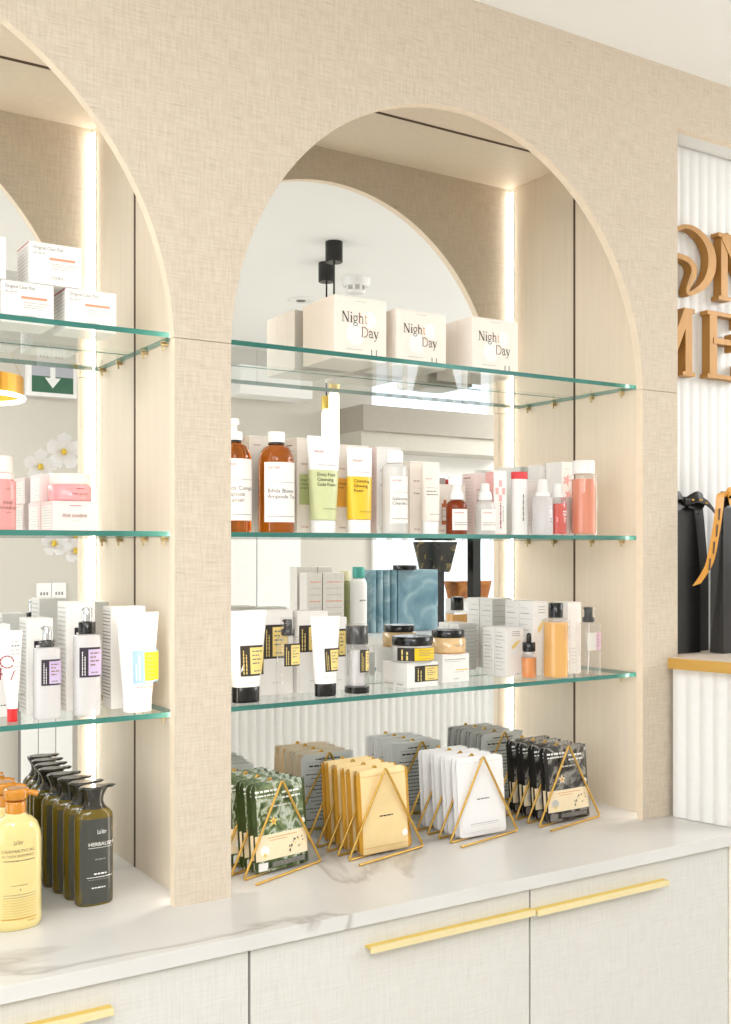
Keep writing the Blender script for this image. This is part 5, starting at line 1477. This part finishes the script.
# pale blue ribbed box
yb = -.16
x0, x1 = on_desk(370, yb), on_desk(438, yb); hb = dk_h(404, 570, yb)
t = thing('ribbed_box', 'large pale blue ribbed display box on the reception desk, seen in the mirror', 'box', ((x0 + x1) / 2, YD + yb, ZD + .0005))
BLUE = mottle('blue_marbled', ((.3, '5E8596'), (.5, '7FA3B1'), (.62, 'A9C3CC'), (.75, '6C93A2')), 9, .3, 1.2)
b = MB(); w_ = (x1 - x0); b.box(-w_ / 2 + w_ * .4, w_ / 2, -.12, 0, 0, hb, BLUE, .003)
for i in range(4):
    b.loft([(0, w_ * .055, .03, 2, -w_ / 2 + w_ * (.055 + .1 * i), -.025), (hb, w_ * .055, .03, 2, -w_ / 2 + w_ * (.055 + .1 * i), -.025)], BLUE, 20)
b.box(-w_ / 2 + .005, -w_ / 2 + w_ * .42, -.12, -.03, 0, hb, BLUE)
b.build('box_body', t)
MB().loft(cyl(hb + .0003, hb + .02, .05), BPLAST, 24).build('lid_knob', t)
# bottles and cartons
def simple_bottle(label, px, dy, pyT, r, m, capm, capk=.16):
    h = dk_h(px, pyT, dy); t = thing('pump_bottle', label, 'bottle', (on_desk(px, dy), YD + dy, ZD + .0005), 0, 'bottles on the reception desk')
    s = body_round(r, h * (1 - capk) - .03, h * (1 - capk), r * .45, h * (1 - capk) + .004)
    MB().loft(s, m, 28).build('body', t); MB().loft(cyl(h * (1 - capk), h, r * .72), capm, 24).build('cap', t)
    mb = MB(); mb.scrib(lambda x, z, e: (-x, sqrt(max(1e-9, r * r - x * x)) + e, z), -r * .4, r * .4, h * .5, .006, INKG, 3); mb.build('printing', t)
simple_bottle('white bottle with teal cap beside the blue box, seen in the mirror', 358.5, -.1, 567, .034, WPLAST, mat('teal_cap', '4FA79A', .35))
simple_bottle('olive bottle with cream cap beside the teal-capped bottle, seen in the mirror', 345, -.215, 571, .03, mat('olive_bottle', '8E9160', .3), mat('cream_cap', 'E6DCB4', .4))
for i, (a, b_, dy, py, m) in enumerate(((297, 317, -.16, 567, PAPER), (318, 332, -.16, 567, PAPER), (307, 322, -.08, 573, PAPER), (323, 344, -.08, 573, PAPER))):
    x0, x1 = on_desk(a, dy), on_desk(b_, dy)
    mb = MB(); h = dk_h((a + b_) / 2, py, dy); mb.box(-(x1 - x0) / 2, (x1 - x0) / 2, -.06, 0, 0, h, mat('greige_card_%d' % i, 'E2DDD6', .5), .0015)
    for k in range(7): mb.scrib(lambda x, z, e: (-x, e, z), -(x1 - x0) * .4, (x1 - x0) * .35, h * (.85 - .1 * k), .004, INKL if k % 3 else SALMON, 3 + k)
    o = mb.build('product_carton', None, ((x0 + x1) / 2, YD + dy, ZD + .0005))
    tag(o, ('pale carton at the far left of the reception desk, seen in the mirror', 'pale carton second from left on the reception desk, rear row', 'pale carton front row left on the reception desk, seen in the mirror', 'pale carton front row right on the reception desk, seen in the mirror')[i], 'box', 'cartons on the reception desk')
# candle stands
BLK = mottle('black_marble', ((.4, '1C1B16'), (.56, '2A2821'), (.6, '8C7B45'), (.64, '1C1B16')), 12, .2, 1.4)
p = (on_desk(435, -.38), YD - .38)
t = thing('candle_stand', 'black post stand with dark marbled bowl, seen in the mirror', 'stand', (p[0], p[1], ZD + .0005))
hp_ = dk_h(435, 572, -.38)
MB().box(-.03, .03, -.03, .03, 0, hp_, BPLAST, .002).build('post', t)
MB().loft([(hp_, .055, .055, 4), (hp_ + .01, .06, .06, 4), (hp_ + .13, .085, .085, 4), (hp_ + .135, .085, .085, 4)], BLK, 32).build('bowl', t)
MB().box(-.06, .06, -.06, .06, 0, .008, BPLAST, .002).build('foot', t)
p = (on_desk(474, -.3), YD - .3)
t = thing('display_post', 'plain black square post on the reception desk, seen in the mirror', 'stand', (p[0], p[1], ZD + .0005))
MB().box(-.022, .022, -.022, .022, 0, .42, BPLAST, .002).build('post', t); MB().box(-.05, .05, -.05, .05, 0, .008, BPLAST, .002).build('foot', t)
x0, x1 = on_desk(448, -.45), on_desk(490, -.45); hh0 = dk_h(468, 598, -.45); hh1 = dk_h(468, 581, -.45)
t = thing('amber_tray', 'amber glass tray on a low plinth, seen in the mirror', 'tray', ((x0 + x1) / 2, YD - .45, ZD + .0005))
MB().box(-(x1 - x0) / 2 + .02, (x1 - x0) / 2 - .02, -.05, .02, 0, hh0, WHITE, .002).build('plinth', t)
MB().loft([(hh0, (x1 - x0) / 2 * .85, .04, 4, 0, -.01), (hh1, (x1 - x0) / 2, .05, 4, 0, -.01)], mottle('amber_marble', ((.35, '8A4A1C'), (.5, 'C07A34'), (.65, '6B3516')), 10, .2, 1), 32).build('tray_body', t)

# ================================================================== LIGHT
def area(name, loc, target, sx, sy, power, col=(1, 1, 1)):
    l = bpy.data.lights.new(name, 'AREA'); l.shape = 'RECTANGLE'; l.size = sx; l.size_y = sy; l.energy = power; l.color = col
    o = bpy.data.objects.new(name, l); C.objects.link(o); o.location = loc
    o.rotation_euler = (Vector(target) - Vector(loc)).to_track_quat('-Z', 'Y').to_euler(); return o
COOL = (.945, .975, 1)
area('window_light', (-2.9, -1.9, 1.6), (1.2, .2, 1.4), 2.4, 2.0, 30, COOL)  # added fill from the left, out of the mirrors' view; no window built here
area('ceiling_light', (-.3, -1.1, 2.6), (.3, -.6, 0), 1.6, 1.2, 30, COOL)  # added overhead fill, placed where the mirrors do not show it
area('ceiling_light_right', (3.6, -.7, 2.6), (3.0, -.5, 0), 1.4, .6, 36, COOL)  # added fill above the right, outside the mirrored part of the ceiling
area('room_light', (4.6, -1.9, 2.58), (4.0, -1.9, 0), 1.6, 1.6, 95, COOL)  # unseen source added to brighten the mirrored room
area('room_light_left', (.2, -2.4, 2.58), (.6, -2.6, 0), .9, 1.0, 42, COOL)  # unseen fill added for the left part of the room behind the camera
W = bpy.data.worlds.new('sky'); bpy.context.scene.world = W; W.use_nodes = True
bg = W.node_tree.nodes['Background']; bg.inputs[0].default_value = (.9, .955, 1, 1); bg.inputs[1].default_value = 1.0

# ================================================================== CAMERA
cam = bpy.data.cameras.new('camera'); co = bpy.data.objects.new('camera', cam); C.objects.link(co)
co.location = (0, CAMY, CAMZ); co.rotation_euler = (pi / 2, 0, -YAW)
cam.sensor_width = 36; cam.sensor_fit = 'AUTO'; cam.lens = F_ / 1024 * 36; cam.shift_y = (CY - 512) / 1024; cam.clip_start = .02
sc = bpy.context.scene; sc.camera = co
sc.view_settings.view_transform = 'Standard'; sc.view_settings.exposure = 0.03
cy = sc.cycles
cy.use_denoising = True; cy.max_bounces = 12; cy.diffuse_bounces = 5; cy.glossy_bounces = 6; cy.transmission_bounces = 8; cy.transparent_max_bounces = 24
cy.caustics_reflective = True; cy.caustics_refractive = False; cy.sample_clamp_indirect = 30
bpy.context.view_layer.update()
